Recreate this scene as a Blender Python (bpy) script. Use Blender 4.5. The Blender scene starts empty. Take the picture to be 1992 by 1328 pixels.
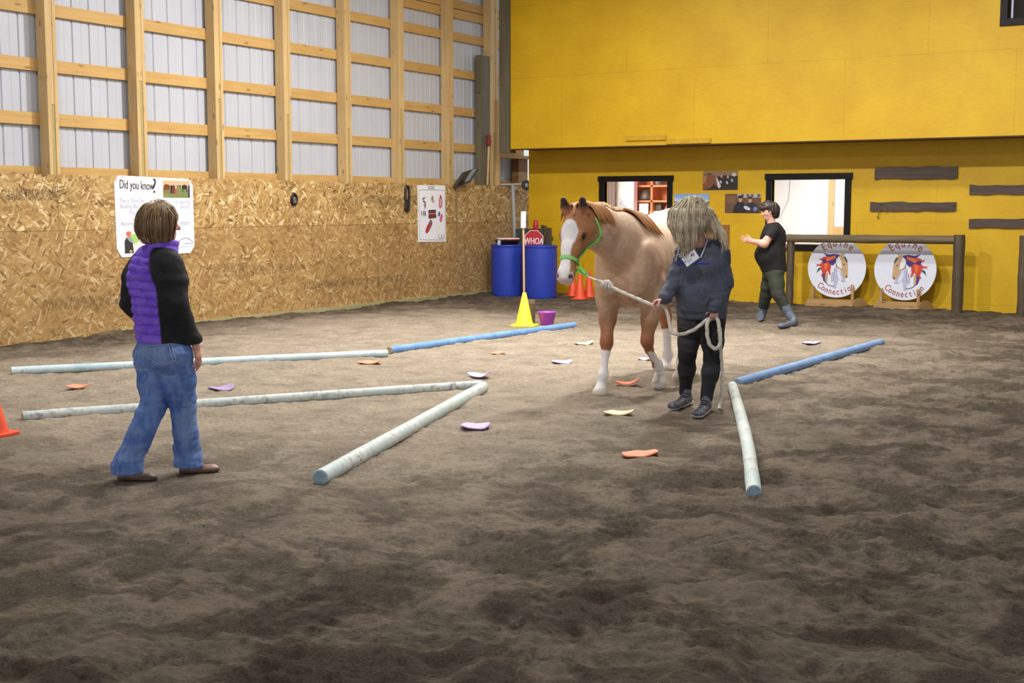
import bpy, math, random
import numpy as np
from mathutils import Vector, Matrix

random.seed(7); RNG = np.random.default_rng(11)
SC = bpy.context.scene
COL = SC.collection
PI = math.pi

# ------------------------------------------------------------------ camera calibration
IMW, IMH = 1992, 1328
FOC = 2514.0
PITCH = math.atan(264 / FOC)
YAW = math.atan(1560 / (FOC / math.cos(PITCH)))
EYE = np.array([0.0, 0.0, 1.58])
FW = np.array([-math.sin(YAW) * math.cos(PITCH), math.cos(YAW) * math.cos(PITCH), -math.sin(PITCH)])
RT = np.array([math.cos(YAW), math.sin(YAW), 0.0])
UP = np.cross(RT, FW)
FH = np.array([-math.sin(YAW), math.cos(YAW), 0.0])      # level view direction


def ray(px, py):
    return FW + RT * (px - 996) / FOC - UP * (py - 664) / FOC


def on_plane(px, py, ax, val):
    """point of the photograph lying on the world plane  axis = val"""
    d = ray(px, py)
    return EYE + d * (val - EYE[ax]) / d[ax]


def floor_at(px, py, z=0.0):
    return on_plane(px, py, 2, z)


def at_depth(px, py, D):
    """point of the photograph at a level distance D in front of the camera"""
    d = ray(px, py)
    return EYE + d * (D / d.dot(FH))


def depth(p):
    return float((np.array(p) - EYE).dot(FH))


XL = -12.5      # inner face of the left (board) wall
YB = 20.2       # face of the lower yellow wall
YU = 19.4       # face of the upper yellow wall


# ------------------------------------------------------------------ colours and materials
def s2l(v):
    v = v / 255.0
    return v / 12.92 if v <= 0.04045 else ((v + 0.055) / 1.055) ** 2.4


def rgb(r, g, b):
    return (s2l(r), s2l(g), s2l(b), 1.0)


class NT:
    def __init__(self, name):
        self.m = bpy.data.materials.new(name)
        self.m.use_nodes = True
        self.t = self.m.node_tree
        self.t.nodes.clear()
        self.out = self.n('ShaderNodeOutputMaterial')
        self.b = self.n('ShaderNodeBsdfPrincipled')
        self.l(self.b.outputs[0], self.out.inputs[0])

    def n(self, typ, **kw):
        x = self.t.nodes.new(typ)
        for k, v in kw.items():
            setattr(x, k, v)
        return x

    def l(self, a, b):
        self.t.links.new(a, b)

    def setv(self, sock, v):
        if hasattr(v, 'is_linked') or isinstance(v, bpy.types.NodeSocket):
            self.l(v, sock)
        else:
            sock.default_value = v

    def coord(self, kind='Object', scale=(1, 1, 1), rot=(0, 0, 0), loc=(0, 0, 0)):
        c = self.n('ShaderNodeTexCoord')
        mp = self.n('ShaderNodeMapping')
        mp.inputs['Scale'].default_value = scale
        mp.inputs['Rotation'].default_value = rot
        mp.inputs['Location'].default_value = loc
        self.l(c.outputs[kind], mp.inputs[0])
        return mp.outputs[0]

    def noise(self, vec, scale=5, detail=4, rough=.55, dist=0):
        x = self.n('ShaderNodeTexNoise')
        x.inputs['Scale'].default_value = scale
        x.inputs['Detail'].default_value = detail
        x.inputs['Roughness'].default_value = rough
        x.inputs['Distortion'].default_value = dist
        self.l(vec, x.inputs['Vector'])
        return x.outputs['Fac']

    def voro(self, vec, scale=5, feature='F1', out='Distance', rnd=1.0):
        x = self.n('ShaderNodeTexVoronoi')
        x.feature = feature
        x.inputs['Scale'].default_value = scale
        x.inputs['Randomness'].default_value = rnd
        self.l(vec, x.inputs['Vector'])
        return x.outputs[out]

    def ramp(self, fac, stops, interp='LINEAR'):
        x = self.n('ShaderNodeValToRGB')
        x.color_ramp.interpolation = interp
        e = x.color_ramp.elements
        while len(e) < len(stops):
            e.new(0.5)
        for i, (p, c) in enumerate(stops):
            e[i].position = p
            e[i].color = c if len(c) == 4 else (*c, 1)
        self.l(fac, x.inputs[0])
        return x.outputs[0]

    def mix(self, fac, a, b, mode='MIX'):
        x = self.n('ShaderNodeMix')
        x.data_type = 'RGBA'
        x.blend_type = mode
        self.setv(x.inputs[0], fac)
        self.setv(x.inputs[6], a)
        self.setv(x.inputs[7], b)
        return x.outputs[2]

    def math(self, op, a, b=None, clamp=False):
        x = self.n('ShaderNodeMath')
        x.operation = op
        x.use_clamp = clamp
        self.setv(x.inputs[0], a)
        if b is not None:
            self.setv(x.inputs[1], b)
        return x.outputs[0]

    def sep(self, vec):
        x = self.n('ShaderNodeSeparateXYZ')
        self.l(vec, x.inputs[0])
        return x.outputs

    def bump(self, h, strength=.3, dist=.01):
        x = self.n('ShaderNodeBump')
        x.inputs['Strength'].default_value = strength
        x.inputs['Distance'].default_value = dist
        self.l(h, x.inputs['Height'])
        self.l(x.outputs[0], self.b.inputs['Normal'])

    def attr(self, name='Col'):
        x = self.n('ShaderNodeAttribute')
        x.attribute_name = name
        return x.outputs['Color']

    def done(self, color, rough=.6, metal=0.0, spec=None):
        self.setv(self.b.inputs['Base Color'], color)
        self.setv(self.b.inputs['Roughness'], rough)
        self.b.inputs['Metallic'].default_value = metal
        if spec is not None:
            self.b.inputs['Specular IOR Level'].default_value = spec
        return self.m


MATS = {}


def plain(name, c, rough=.6, metal=0, var=.06, scale=14, bump=0.0, spec=None):
    """one-colour surface with a little mottling"""
    if name in MATS:
        return MATS[name]
    t = NT(name)
    v = t.coord()
    f = t.noise(v, scale, 4)
    lo = tuple(max(0, x * (1 - 2 * var)) for x in c[:3])
    hi = tuple(min(1, x * (1 + 2 * var)) for x in c[:3])
    col = t.ramp(f, [(.3, lo), (.7, hi)])
    if bump:
        t.bump(t.noise(v, scale * 5, 3), bump, .004)
    MATS[name] = t.done(col, rough, metal, spec)
    return MATS[name]


def painted(name, rough=.6, bump=0.0, scale=200, spec=None):
    """surface whose own colours are stored on the mesh"""
    if name in MATS:
        return MATS[name]
    t = NT(name)
    v = t.coord()
    f = t.noise(v, 30, 4)
    g = t.ramp(f, [(.2, (.9, .9, .9)), (.8, (1.08, 1.08, 1.08))])
    col = t.mix(1.0, t.attr(), g, 'MULTIPLY')
    if bump:
        t.bump(t.noise(v, scale, 3), bump, .003)
    MATS[name] = t.done(col, rough, 0, spec)
    return MATS[name]


# ------------------------------------------------------------------ mesh helper
def frame_of(d):
    d = np.array(d, float)
    d /= np.linalg.norm(d)
    a = np.array([0, 0, 1.0]) if abs(d[2]) < .9 else np.array([1.0, 0, 0])
    x = np.cross(a, d)
    x /= np.linalg.norm(x)
    return x, np.cross(d, x), d


class MB:
    """collects shapes in world coordinates and links them as ONE mesh object"""

    def __init__(self):
        self.v, self.f, self.c, self.sm = [], [], [], []

    def add(self, verts, faces, col=None, smooth=False):
        o = len(self.v)
        self.v.extend([tuple(map(float, p)) for p in verts])
        for f in faces:
            self.f.append(tuple(i + o for i in f))
            self.c.append(col or (1, 1, 1, 1))
            self.sm.append(smooth)
        return self

    def box(self, lo, hi, col=None, rot=None, piv=None):
        (a, b, c), (d, e, g) = lo, hi
        vs = np.array([(a, b, c), (d, b, c), (d, e, c), (a, e, c), (a, b, g), (d, b, g), (d, e, g), (a, e, g)], float)
        if rot is not None:
            pv = np.array(piv if piv is not None else vs.mean(0))
            vs = (vs - pv) @ np.array(rot).T + pv
        return self.add(vs, [(0, 3, 2, 1), (4, 5, 6, 7), (0, 1, 5, 4), (1, 2, 6, 5), (2, 3, 7, 6), (3, 0, 4, 7)], col)

    def obox(self, c, ax, ay, az, col=None):
        """box by centre and three half-axis vectors"""
        c, ax, ay, az = map(np.array, (c, ax, ay, az))
        vs = [c + i * ax + j * ay + k * az for k in (-1, 1) for i, j in ((-1, -1), (1, -1), (1, 1), (-1, 1))]
        fs = [(0, 3, 2, 1), (4, 5, 6, 7), (0, 1, 5, 4), (1, 2, 6, 5), (2, 3, 7, 6), (3, 0, 4, 7)]
        if np.dot(np.cross(ax, ay), az) < 0:
            fs = [f[::-1] for f in fs]
        return self.add(vs, fs, col)

    def tube(self, pts, r, n=12, col=None, caps=True, rfun=None, smooth=True, closed=False, ref=None):
        pts = np.array(pts, float)
        m = len(pts)
        rr = np.full(m, r) if np.isscalar(r) else np.array(r, float)
        tang = np.gradient(pts, axis=0)
        if closed:
            tang = np.roll(pts, -1, 0) - np.roll(pts, 1, 0)
        tang /= np.linalg.norm(tang, axis=1)[:, None] + 1e-12
        x, y, _ = frame_of(tang[0])
        if ref is not None:
            x = np.array(ref, float)
        vs = []
        for i in range(m):
            t = tang[i]
            x = x - t * x.dot(t)
            x /= np.linalg.norm(x)
            y = np.cross(t, x)
            for k in range(n):
                a = 2 * PI * k / n
                q = rr[i] * (rfun(i / (m - 1), a) if rfun else 1)
                vs.append(pts[i] + q * (math.cos(a) * x + math.sin(a) * y))
        fs = []
        for i in range(m - 1 + (1 if closed else 0)):
            j = (i + 1) % m
            for k in range(n):
                k2 = (k + 1) % n
                fs.append((i * n + k, i * n + k2, j * n + k2, j * n + k))
        self.add(vs, fs, col, smooth)
        if caps and not closed:
            self.add(vs[:n], [tuple(range(n))[::-1]], col)
            self.add(vs[-n:], [tuple(range(n))], col)
        return self

    def lathe(self, base, prof, n=32, col=None, axis=(0, 0, 1), smooth=True):
        """profile [(radius, height), ...] turned about the axis through base"""
        x, y, d = frame_of(axis)
        base = np.array(base, float)
        vs, fs = [], []
        for r, h in prof:
            for k in range(n):
                a = 2 * PI * k / n
                vs.append(base + d * h + r * (math.cos(a) * x + math.sin(a) * y))
        for i in range(len(prof) - 1):
            for k in range(n):
                k2 = (k + 1) % n
                fs.append((i * n + k, i * n + k2, (i + 1) * n + k2, (i + 1) * n + k))
        self.add(vs, fs, col, smooth)
        return self

    def prism(self, poly, o, u, v, w, t, col=None):
        """polygon [(a,b)] in the plane o + a u + b v, thickened from 0 to t along w"""
        o, u, v, w = (np.array(q, float) for q in (o, u, v, w))
        n = len(poly)
        area = sum(poly[i][0] * poly[(i + 1) % n][1] - poly[(i + 1) % n][0] * poly[i][1] for i in range(n))
        flip = (area < 0) != (np.dot(np.cross(u, v), w) * t < 0)
        if flip:
            poly = poly[::-1]
        a = [o + p[0] * u + p[1] * v for p in poly]
        b = [p + w * t for p in a]
        fs = [tuple(range(n))[::-1], tuple(range(n, 2 * n))] + [(i, (i + 1) % n, n + (i + 1) % n, n + i) for i in range(n)]
        return self.add(a + b, fs, col)

    def build(self, name, mat, parent=None, loc=None, bevel=0, sub=0):
        v = np.array(self.v)
        base = np.array(parent_world(parent)) if parent else (np.array(loc, float) if loc is not None else base_of(v))
        o = mesh_obj(name, v - base, self.f, mat, parent, self.sm)
        if parent is None:
            o.location = base
        cs = np.array([c if len(c) == 4 else (*c, 1) for c in self.c], np.float32)
        a = o.data.color_attributes.new('Col', 'FLOAT_COLOR', 'CORNER')
        cnt = np.array([len(f) for f in self.f])
        a.data.foreach_set('color', np.repeat(cs, cnt, axis=0).ravel())
        if bevel:
            m = o.modifiers.new('bevel', 'BEVEL')
            m.width = bevel
            m.segments = 2
            m.limit_method = 'ANGLE'
        if sub:
            m = o.modifiers.new('sub', 'SUBSURF')
            m.levels = m.render_levels = sub
        return o


def base_of(v):
    return np.array([(v[:, 0].min() + v[:, 0].max()) / 2, (v[:, 1].min() + v[:, 1].max()) / 2, v[:, 2].min()])


def parent_world(p):
    loc = Vector((0, 0, 0))
    while p:
        loc = loc + p.location
        p = p.parent
    return loc


def mesh_obj(name, verts, faces, mat, parent=None, smooth=None):
    me = bpy.data.meshes.new(name)
    if isinstance(faces, np.ndarray):
        n, k = faces.shape
        me.vertices.add(len(verts))
        me.vertices.foreach_set('co', np.asarray(verts, np.float32).ravel())
        me.loops.add(n * k)
        me.loops.foreach_set('vertex_index', faces.astype(np.int32).ravel())
        me.polygons.add(n)
        me.polygons.foreach_set('loop_start', np.arange(0, n * k, k, dtype=np.int32))
        me.polygons.foreach_set('loop_total', np.full(n, k, np.int32))
        me.update(calc_edges=True)
    else:
        me.from_pydata([tuple(p) for p in verts], [], faces)
    if smooth is True:
        me.polygons.foreach_set('use_smooth', [True] * len(me.polygons))
    elif smooth is not None:
        me.polygons.foreach_set('use_smooth', list(smooth))
    me.update()
    o = bpy.data.objects.new(name, me)
    if mat:
        me.materials.append(mat)
    COL.objects.link(o)
    if parent:
        o.parent = parent
    return o


def set_cols(o, cols):
    """own colours per vertex"""
    a = o.data.color_attributes.new('Col', 'FLOAT_COLOR', 'POINT')
    c = np.ones((len(cols), 4), np.float32)
    c[:, :3] = np.asarray(cols)[:, :3]
    a.data.foreach_set('color', c.ravel())


def thing(name, label, cat, loc, group=None):
    o = bpy.data.objects.new(name, None)
    o.empty_display_size = .1
    o.location = tuple(map(float, loc))
    COL.objects.link(o)
    return tag(o, label, cat, group)


def tag(o, label, cat, group=None):
    o['label'] = label
    o['category'] = cat
    if group:
        o['group'] = group
    return o


def struct(o):
    o['kind'] = 'structure'
    return o


def smoothstep(a, b, x):
    t = np.clip((x - a) / (b - a), 0, 1)
    return t * t * (3 - 2 * t)


# ------------------------------------------------------------------ value noise on arrays
def vnoise2(x, y, seed=0):
    xi, yi = np.floor(x).astype(np.int64), np.floor(y).astype(np.int64)
    fx, fy = x - xi, y - yi
    fx, fy = fx * fx * (3 - 2 * fx), fy * fy * (3 - 2 * fy)

    def h(a, b):
        n = (a * 374761393 + b * 668265263 + seed * 974711) & 0x7fffffff
        n = ((n ^ (n >> 13)) * 1274126177) & 0x7fffffff
        return ((n ^ (n >> 16)) & 0xffff) / 65535.0
    return (h(xi, yi) * (1 - fx) + h(xi + 1, yi) * fx) * (1 - fy) + (h(xi, yi + 1) * (1 - fx) + h(xi + 1, yi + 1) * fx) * fy


def vnoise3(p, seed=0):
    pi = np.floor(p).astype(np.int64)
    f = p - pi
    f = f * f * (3 - 2 * f)
    r = 0
    for i in (0, 1):
        for j in (0, 1):
            for k in (0, 1):
                n = ((pi[:, 0] + i) * 374761393 + (pi[:, 1] + j) * 668265263 + (pi[:, 2] + k) * 1440662683 + seed * 974711) & 0x7fffffff
                n = ((n ^ (n >> 13)) * 1274126177) & 0x7fffffff
                v = ((n ^ (n >> 16)) & 0xffff) / 65535.0
                w = (f[:, 0] if i else 1 - f[:, 0]) * (f[:, 1] if j else 1 - f[:, 1]) * (f[:, 2] if k else 1 - f[:, 2])
                r = r + v * w
    return r


def spline(pts, n=8):
    """Catmull-Rom through the points"""
    p = np.array(pts, float)
    p = np.vstack([2 * p[0] - p[1], p, 2 * p[-1] - p[-2]])
    out = []
    for i in range(1, len(p) - 2):
        for k in range(n):
            t = k / n
            a, b, c, d = p[i - 1], p[i], p[i + 1], p[i + 2]
            out.append(.5 * (2 * b + (c - a) * t + (2 * a - 5 * b + 4 * c - d) * t * t + (3 * b - a - 3 * c + d) * t ** 3))
    out.append(p[-2])
    return np.array(out)


# ------------------------------------------------------------------ lettering from the built-in font
_txt = {}


def glyphs(s, size=1.0):
    key = s
    if key not in _txt:
        c = bpy.data.curves.new('lettering_source', 'FONT')
        c.body = s
        c.align_x = 'CENTER'
        o = bpy.data.objects.new('lettering_source', c)
        COL.objects.link(o)
        bpy.context.view_layer.update()
        me = bpy.data.meshes.new_from_object(o.evaluated_get(bpy.context.evaluated_depsgraph_get()))
        vs = np.array([v.co[:2] for v in me.vertices]) if len(me.vertices) else np.zeros((0, 2))
        fs = [tuple(p.vertices) for p in me.polygons]
        bpy.data.objects.remove(o)
        bpy.data.curves.remove(c)
        bpy.data.meshes.remove(me)
        _txt[key] = (vs, fs)
    vs, fs = _txt[key]
    return vs * size, fs


class Board:
    """flat drawing surface in the world: origin, right, up, outward normal"""

    def __init__(self, o, u, v, w):
        self.o, self.u, self.v, self.w = (np.array(q, float) for q in (o, u, v, w))
        self.mb = MB()
        self.h = 0.0008

    def pt(self, p):
        return self.o + p[0] * self.u + p[1] * self.v + self.w * self.h

    def poly(self, pts, col, up=True):
        if up:
            self.h += .00012
        n = len(pts)
        area = sum(pts[i][0] * pts[(i + 1) % n][1] - pts[(i + 1) % n][0] * pts[i][1] for i in range(n))
        if (area < 0) != (np.dot(np.cross(self.u, self.v), self.w) < 0):
            pts = pts[::-1]
        self.mb.add([self.pt(p) for p in pts], [tuple(range(n))], col)

    def rect(self, x0, y0, x1, y1, col):
        self.poly([(x0, y0), (x1, y0), (x1, y1), (x0, y1)], col)

    def blob(self, cx, cy, rx, ry, col, n=18, rot=0):
        c, s = math.cos(rot), math.sin(rot)
        self.poly([(cx + rx * math.cos(a) * c - ry * math.sin(a) * s, cy + rx * math.cos(a) * s + ry * math.sin(a) * c)
                   for a in np.linspace(0, 2 * PI, n, endpoint=False)], col)

    def line(self, pts, w, col):
        self.h += .00012
        pts = np.array(pts, float)
        for a, b in zip(pts[:-1], pts[1:]):
            d = b - a
            q = np.array([-d[1], d[0]]) / (np.linalg.norm(d) + 1e-9) * w / 2
            e = d / (np.linalg.norm(d) + 1e-9) * w * .3
            self.poly([a - q - e, b - q + e, b + q + e, a + q - e], col, up=False)

    def text(self, s, cx, cy, size, col, sx=1.0, rot=0.0, bold=0.0):
        self.h += .00012
        vs, fs = glyphs(s, size)
        c, sn = math.cos(rot), math.sin(rot)
        flip = np.dot(np.cross(self.u, self.v), self.w) < 0
        for dx in ((0,) if not bold else (-bold, 0, bold)):
            pts = [self.pt((cx + (p[0] * sx + dx) * c - p[1] * sn, cy + (p[0] * sx + dx) * sn + p[1] * c)) for p in vs]
            # font faces may face either way: orient each one outward
            ff = []
            for f in fs:
                a, b, d = (np.array(pts[i]) for i in f[:3])
                ff.append(f if np.dot(np.cross(b - a, d - a), self.w) > 0 else f[::-1])
            self.mb.add(pts, ff, col)
            self.h += .00005

    def arc_text(self, s, cx, cy, R, size, col, a0, a1, inside=False, sx=1.0, bold=0.0):
        for ch, a in zip(s, np.linspace(a0, a1, len(s))):
            x, y = cx + R * math.cos(a), cy + R * math.sin(a)
            self.text(ch, x, y, size, col, sx, a + PI / 2 if inside else a - PI / 2, bold)


# ------------------------------------------------------------------ distance-field modelling (one continuous skin)
class SDF:
    def __init__(self):
        self.ops = []

    def seg(self, a, b, ra, rb, k=.02, axis=None, op='u', tag=0):
        a, b = np.array(a, float), np.array(b, float)
        ra = (ra, ra) if np.isscalar(ra) else ra
        rb = (rb, rb) if np.isscalar(rb) else rb
        d = b - a
        L = np.linalg.norm(d)
        if L < 1e-6:
            d, L = np.array([0, 0, 1e-6]), 1e-6
        d = d / L
        x = np.array(axis, float) if axis is not None else frame_of(d)[0]
        x = x - d * x.dot(d)
        x /= np.linalg.norm(x)
        y = np.cross(d, x)

        def f(P):
            q = P - a
            t = q @ d
            tc = np.clip(t / L, 0, 1)
            rx = ra[0] + (rb[0] - ra[0]) * tc
            ry = ra[1] + (rb[1] - ra[1]) * tc
            rz = (rx + ry) / 2
            w = t - tc * L
            u, v = q @ x, q @ y
            k0 = np.sqrt((u / rx) ** 2 + (v / ry) ** 2 + (w / rz) ** 2)
            k1 = np.sqrt((u / rx ** 2) ** 2 + (v / ry ** 2) ** 2 + (w / rz ** 2) ** 2) + 1e-9
            return np.where(k0 < .05, -np.minimum(rx, ry), k0 * (k0 - 1) / k1)
        R = max(*ra, *rb)
        self.ops.append((f, np.minimum(a, b) - R, np.maximum(a, b) + R, k, op, tag))
        return self

    def chain(self, pts, rs, k=.02, axis=None, op='u', tag=0):
        for i in range(len(pts) - 1):
            self.seg(pts[i], pts[i + 1], rs[i], rs[i + 1], k, axis, op, tag)
        return self

    def ell(self, c, r, M=None, k=.02, op='u', tag=0):
        """ellipsoid; columns of M are its axes"""
        c, r = np.array(c, float), np.array(r, float)
        M = np.eye(3) if M is None else np.array(M, float)

        def f(P):
            q = (P - c) @ M
            k0 = np.sqrt(((q / r) ** 2).sum(-1))
            k1 = np.sqrt(((q / r ** 2) ** 2).sum(-1)) + 1e-9
            return np.where(k0 < .05, -r.min(), k0 * (k0 - 1) / k1)
        R = r.max()
        self.ops.append((f, c - R, c + R, k, op, tag))
        return self

    def cut(self, p, n, k=.004):
        """keep the side the normal points away from"""
        p, n = np.array(p, float), np.array(n, float)
        n = n / np.linalg.norm(n)
        self.ops.append((lambda P: (P - p) @ n, None, None, k, 'i', 0))
        return self

    def grid(self, vox, pad=.03):
        los = [o[1] for o in self.ops if o[4] == 'u']
        his = [o[2] for o in self.ops if o[4] == 'u']
        lo, hi = np.min(los, 0) - pad, np.max(his, 0) + pad
        n = np.ceil((hi - lo) / vox).astype(int) + 1
        g = np.full(n, .5, np.float32)
        tg = np.zeros(n, np.int8)
        ax = [lo[i] + vox * np.arange(n[i]) for i in range(3)]
        for f, a, b, k, op, tag in self.ops:
            if a is None:
                sl = (slice(0, n[0]), slice(0, n[1]), slice(0, n[2]))
            else:
                m = 1.5 * k + .02
                i0 = np.clip(np.floor((a - m - lo) / vox).astype(int), 0, n)
                i1 = np.clip(np.ceil((b + m - lo) / vox).astype(int) + 1, 0, n)
                if (i1 <= i0).any():
                    continue
                sl = tuple(slice(i0[j], i1[j]) for j in range(3))
            P = np.stack(np.meshgrid(ax[0][sl[0]], ax[1][sl[1]], ax[2][sl[2]], indexing='ij'), -1)
            d = f(P).astype(np.float32)
            s = g[sl]
            kk = max(k, 1e-5)
            if op == 'u':
                tg[sl] = np.where(d < s, tag, tg[sl])
                h = np.maximum(kk - np.abs(s - d), 0) / kk
                g[sl] = np.minimum(s, d) - h * h * kk / 4
            else:
                e = -d if op == 's' else d
                h = np.maximum(kk - np.abs(s - e), 0) / kk
                g[sl] = np.maximum(s, e) + h * h * kk / 4
        self.g, self.lo, self.vox, self.tg = g, lo, vox, tg
        return self

    def sample(self, P):
        q = (np.asarray(P) - self.lo) / self.vox
        n = np.array(self.g.shape)
        q = np.clip(q, 0, n - 1.001)
        i = q.astype(int)
        f = q - i
        r = 0
        for a in (0, 1):
            for b in (0, 1):
                for c in (0, 1):
                    w = (f[:, 0] if a else 1 - f[:, 0]) * (f[:, 1] if b else 1 - f[:, 1]) * (f[:, 2] if c else 1 - f[:, 2])
                    r = r + w * self.g[i[:, 0] + a, i[:, 1] + b, i[:, 2] + c]
        return r

    def tag_at(self, P):
        i = np.clip(np.rint((np.asarray(P) - self.lo) / self.vox).astype(int), 0, np.array(self.g.shape) - 1)
        return self.tg[i[:, 0], i[:, 1], i[:, 2]]

    def grad(self, P, e=None):
        e = e or self.vox
        P = np.asarray(P, float)
        G = np.stack([self.sample(P + np.eye(3)[i] * e) - self.sample(P - np.eye(3)[i] * e) for i in range(3)], -1)
        return G / (np.linalg.norm(G, axis=1)[:, None] + 1e-9)

    def snap(self, P, off=0.0, it=6):
        P = np.array(P, float)
        for _ in range(it):
            P = P - self.grad(P) * (self.sample(P) - off)[:, None]
        return P

    def mesh(self, vox, smooth=1):
        """surface nets"""
        self.grid(vox)
        g = self.g
        ins = g < 0
        c = np.zeros(np.array(g.shape) - 1, np.int8)
        for a in (0, 1):
            for b in (0, 1):
                for d in (0, 1):
                    c += ins[a:c.shape[0] + a, b:c.shape[1] + b, d:c.shape[2] + d]
        act = (c > 0) & (c < 8)
        I = np.argwhere(act)
        idx = np.full(c.shape, -1, np.int64)
        idx[act] = np.arange(len(I))
        s = np.zeros((len(I), 3))
        w = np.zeros(len(I))
        cor = [(a, b, d) for a in (0, 1) for b in (0, 1) for d in (0, 1)]
        for p in cor:
            for ax in range(3):
                if p[ax] == 0:
                    q = list(p)
                    q[ax] = 1
                    va = g[I[:, 0] + p[0], I[:, 1] + p[1], I[:, 2] + p[2]]
                    vb = g[I[:, 0] + q[0], I[:, 1] + q[1], I[:, 2] + q[2]]
                    m = (va < 0) != (vb < 0)
                    t = np.where(m, va / np.where(m, va - vb, 1), 0)
                    pos = np.array(p)[None, :] + t[:, None] * (np.array(q) - np.array(p))[None, :]
                    s += np.where(m[:, None], pos, 0)
                    w += m
        V = (I + s / w[:, None]) * self.vox + self.lo
        Q = []
        for ax in range(3):
            a = [slice(None)] * 3
            b = [slice(None)] * 3
            a[ax], b[ax] = slice(0, -1), slice(1, None)
            ia, ib = ins[tuple(a)], ins[tuple(b)]
            E = np.argwhere(ia != ib)
            o1, o2 = [(1, 2), (2, 0), (0, 1)][ax]
            ok = (E[:, o1] > 0) & (E[:, o2] > 0) & (E[:, o1] < g.shape[o1] - 1) & (E[:, o2] < g.shape[o2] - 1)
            E = E[ok]
            e1, e2 = np.zeros(3, int), np.zeros(3, int)
            e1[o1], e2[o2] = 1, 1
            q = np.stack([idx[tuple((E - d).T)] for d in (e1 + e2, e2, np.zeros(3, int), e1)], -1)
            fl = ~ia[tuple(E.T)]
            q[fl] = q[fl][:, ::-1]
            Q.append(q)
        Q = np.concatenate(Q)
        Q = Q[(Q >= 0).all(1)]
        for _ in range(smooth):
            acc = np.zeros_like(V)
            cn = np.zeros(len(V))
            for i in range(4):
                j = (i + 1) % 4
                for x, y in ((i, j), (j, i)):
                    np.add.at(acc, Q[:, x], V[Q[:, y]])
                    np.add.at(cn, Q[:, x], 1)
            V = V * .45 + .55 * acc / np.maximum(cn, 1)[:, None]
        return V, Q

    def obj(self, name, mat, parent, vox, smooth=1, disp=None, colf=None):
        V, Q = self.mesh(vox, smooth)
        N = self.grad(V)
        if colf is not None:
            cols = colf(V, N)
        if disp is not None:
            V = V + N * disp(V, N)[:, None]
        base = np.array(parent_world(parent)) if parent else base_of(V)
        o = mesh_obj(name, V - base, Q, mat, parent, True)
        if not parent:
            o.location = base
        if colf is not None:
            set_cols(o, cols)
        return o
# ================================================================== the setting
def sand_material():
    t = NT('sand')
    v = t.coord('Object')
    big = t.noise(v, .55, 4, .6)
    mid = t.noise(v, 3.2, 6, .62)
    fine = t.noise(v, 38, 5, .65)
    grit = t.noise(v, 260, 2, .6)
    dry = t.ramp(mid, [(.30, rgb(142, 130, 114)), (.62, rgb(175, 161, 142))])
    dark_sand = t.ramp(mid, [(.30, rgb(76, 67, 57)), (.65, rgb(122, 108, 93))])
    # raked dry track through the middle of the arena, damper sand towards the walls, darker sand towards the near end
    s = t.sep(v)
    yy = t.math('ADD', s[1], t.math('MULTIPLY', t.math('SUBTRACT', big, .5), 5.0))
    near = t.ramp(t.math('MULTIPLY', yy, 1 / 20.0), [(.15, (.95, .95, .95)), (.36, (0, 0, 0)), (.72, (0, 0, 0)), (.88, (.9, .9, .9))])
    xx = t.math('ADD', s[0], t.math('MULTIPLY', t.math('SUBTRACT', big, .5), 3.0))
    side = t.ramp(t.math('MULTIPLY', t.math('ADD', xx, 12.5), 1 / 12.0), [(.02, (1, 1, 1)), (.13, (0, 0, 0)), (.60, (0, 0, 0)), (.84, (.85, .85, .85))])
    f = t.math('MAXIMUM', near, side)
    f = t.math('ADD', f, t.math('MULTIPLY', t.math('SUBTRACT', mid, .5), .9), True)
    col = t.mix(f, dry, dark_sand)
    g = t.ramp(fine, [(.28, (.62, .61, .60)), (.68, (1.16, 1.16, 1.16))])
    col = t.mix(.8, col, g, 'MULTIPLY')
    specks = t.ramp(t.noise(v, 22, 3, .7), [(.27, (.35, .3, .27)), (.36, (1, 1, 1))])
    col = t.mix(.75, col, specks, 'MULTIPLY')
    # crumbly clods: dark damp sand thrown up in ragged patches between the smooth dry ones
    patch = t.noise(v, 1.9, 7, .68, .6)
    patch = t.ramp(patch, [(.45, (0, 0, 0)), (.56, (1, 1, 1))])
    patch = t.math('MULTIPLY', patch, t.math('ADD', t.math('MULTIPLY', f, .8), .22))
    crumb = t.noise(v, 75, 6, .75)
    cl = t.ramp(crumb, [(.38, (.40, .38, .36)), (.60, (.94, .94, .94))])
    col = t.mix(t.math('MULTIPLY', patch, .85), col, t.mix(1.0, col, cl, 'MULTIPLY'))
    h = t.math('ADD', t.math('MULTIPLY', fine, .7), t.math('MULTIPLY', grit, .2))
    h = t.math('ADD', h, t.math('MULTIPLY', t.math('MULTIPLY', crumb, patch), 1.6))
    t.bump(h, .9, .02)
    return t.done(col, .95, 0, .15)


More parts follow.
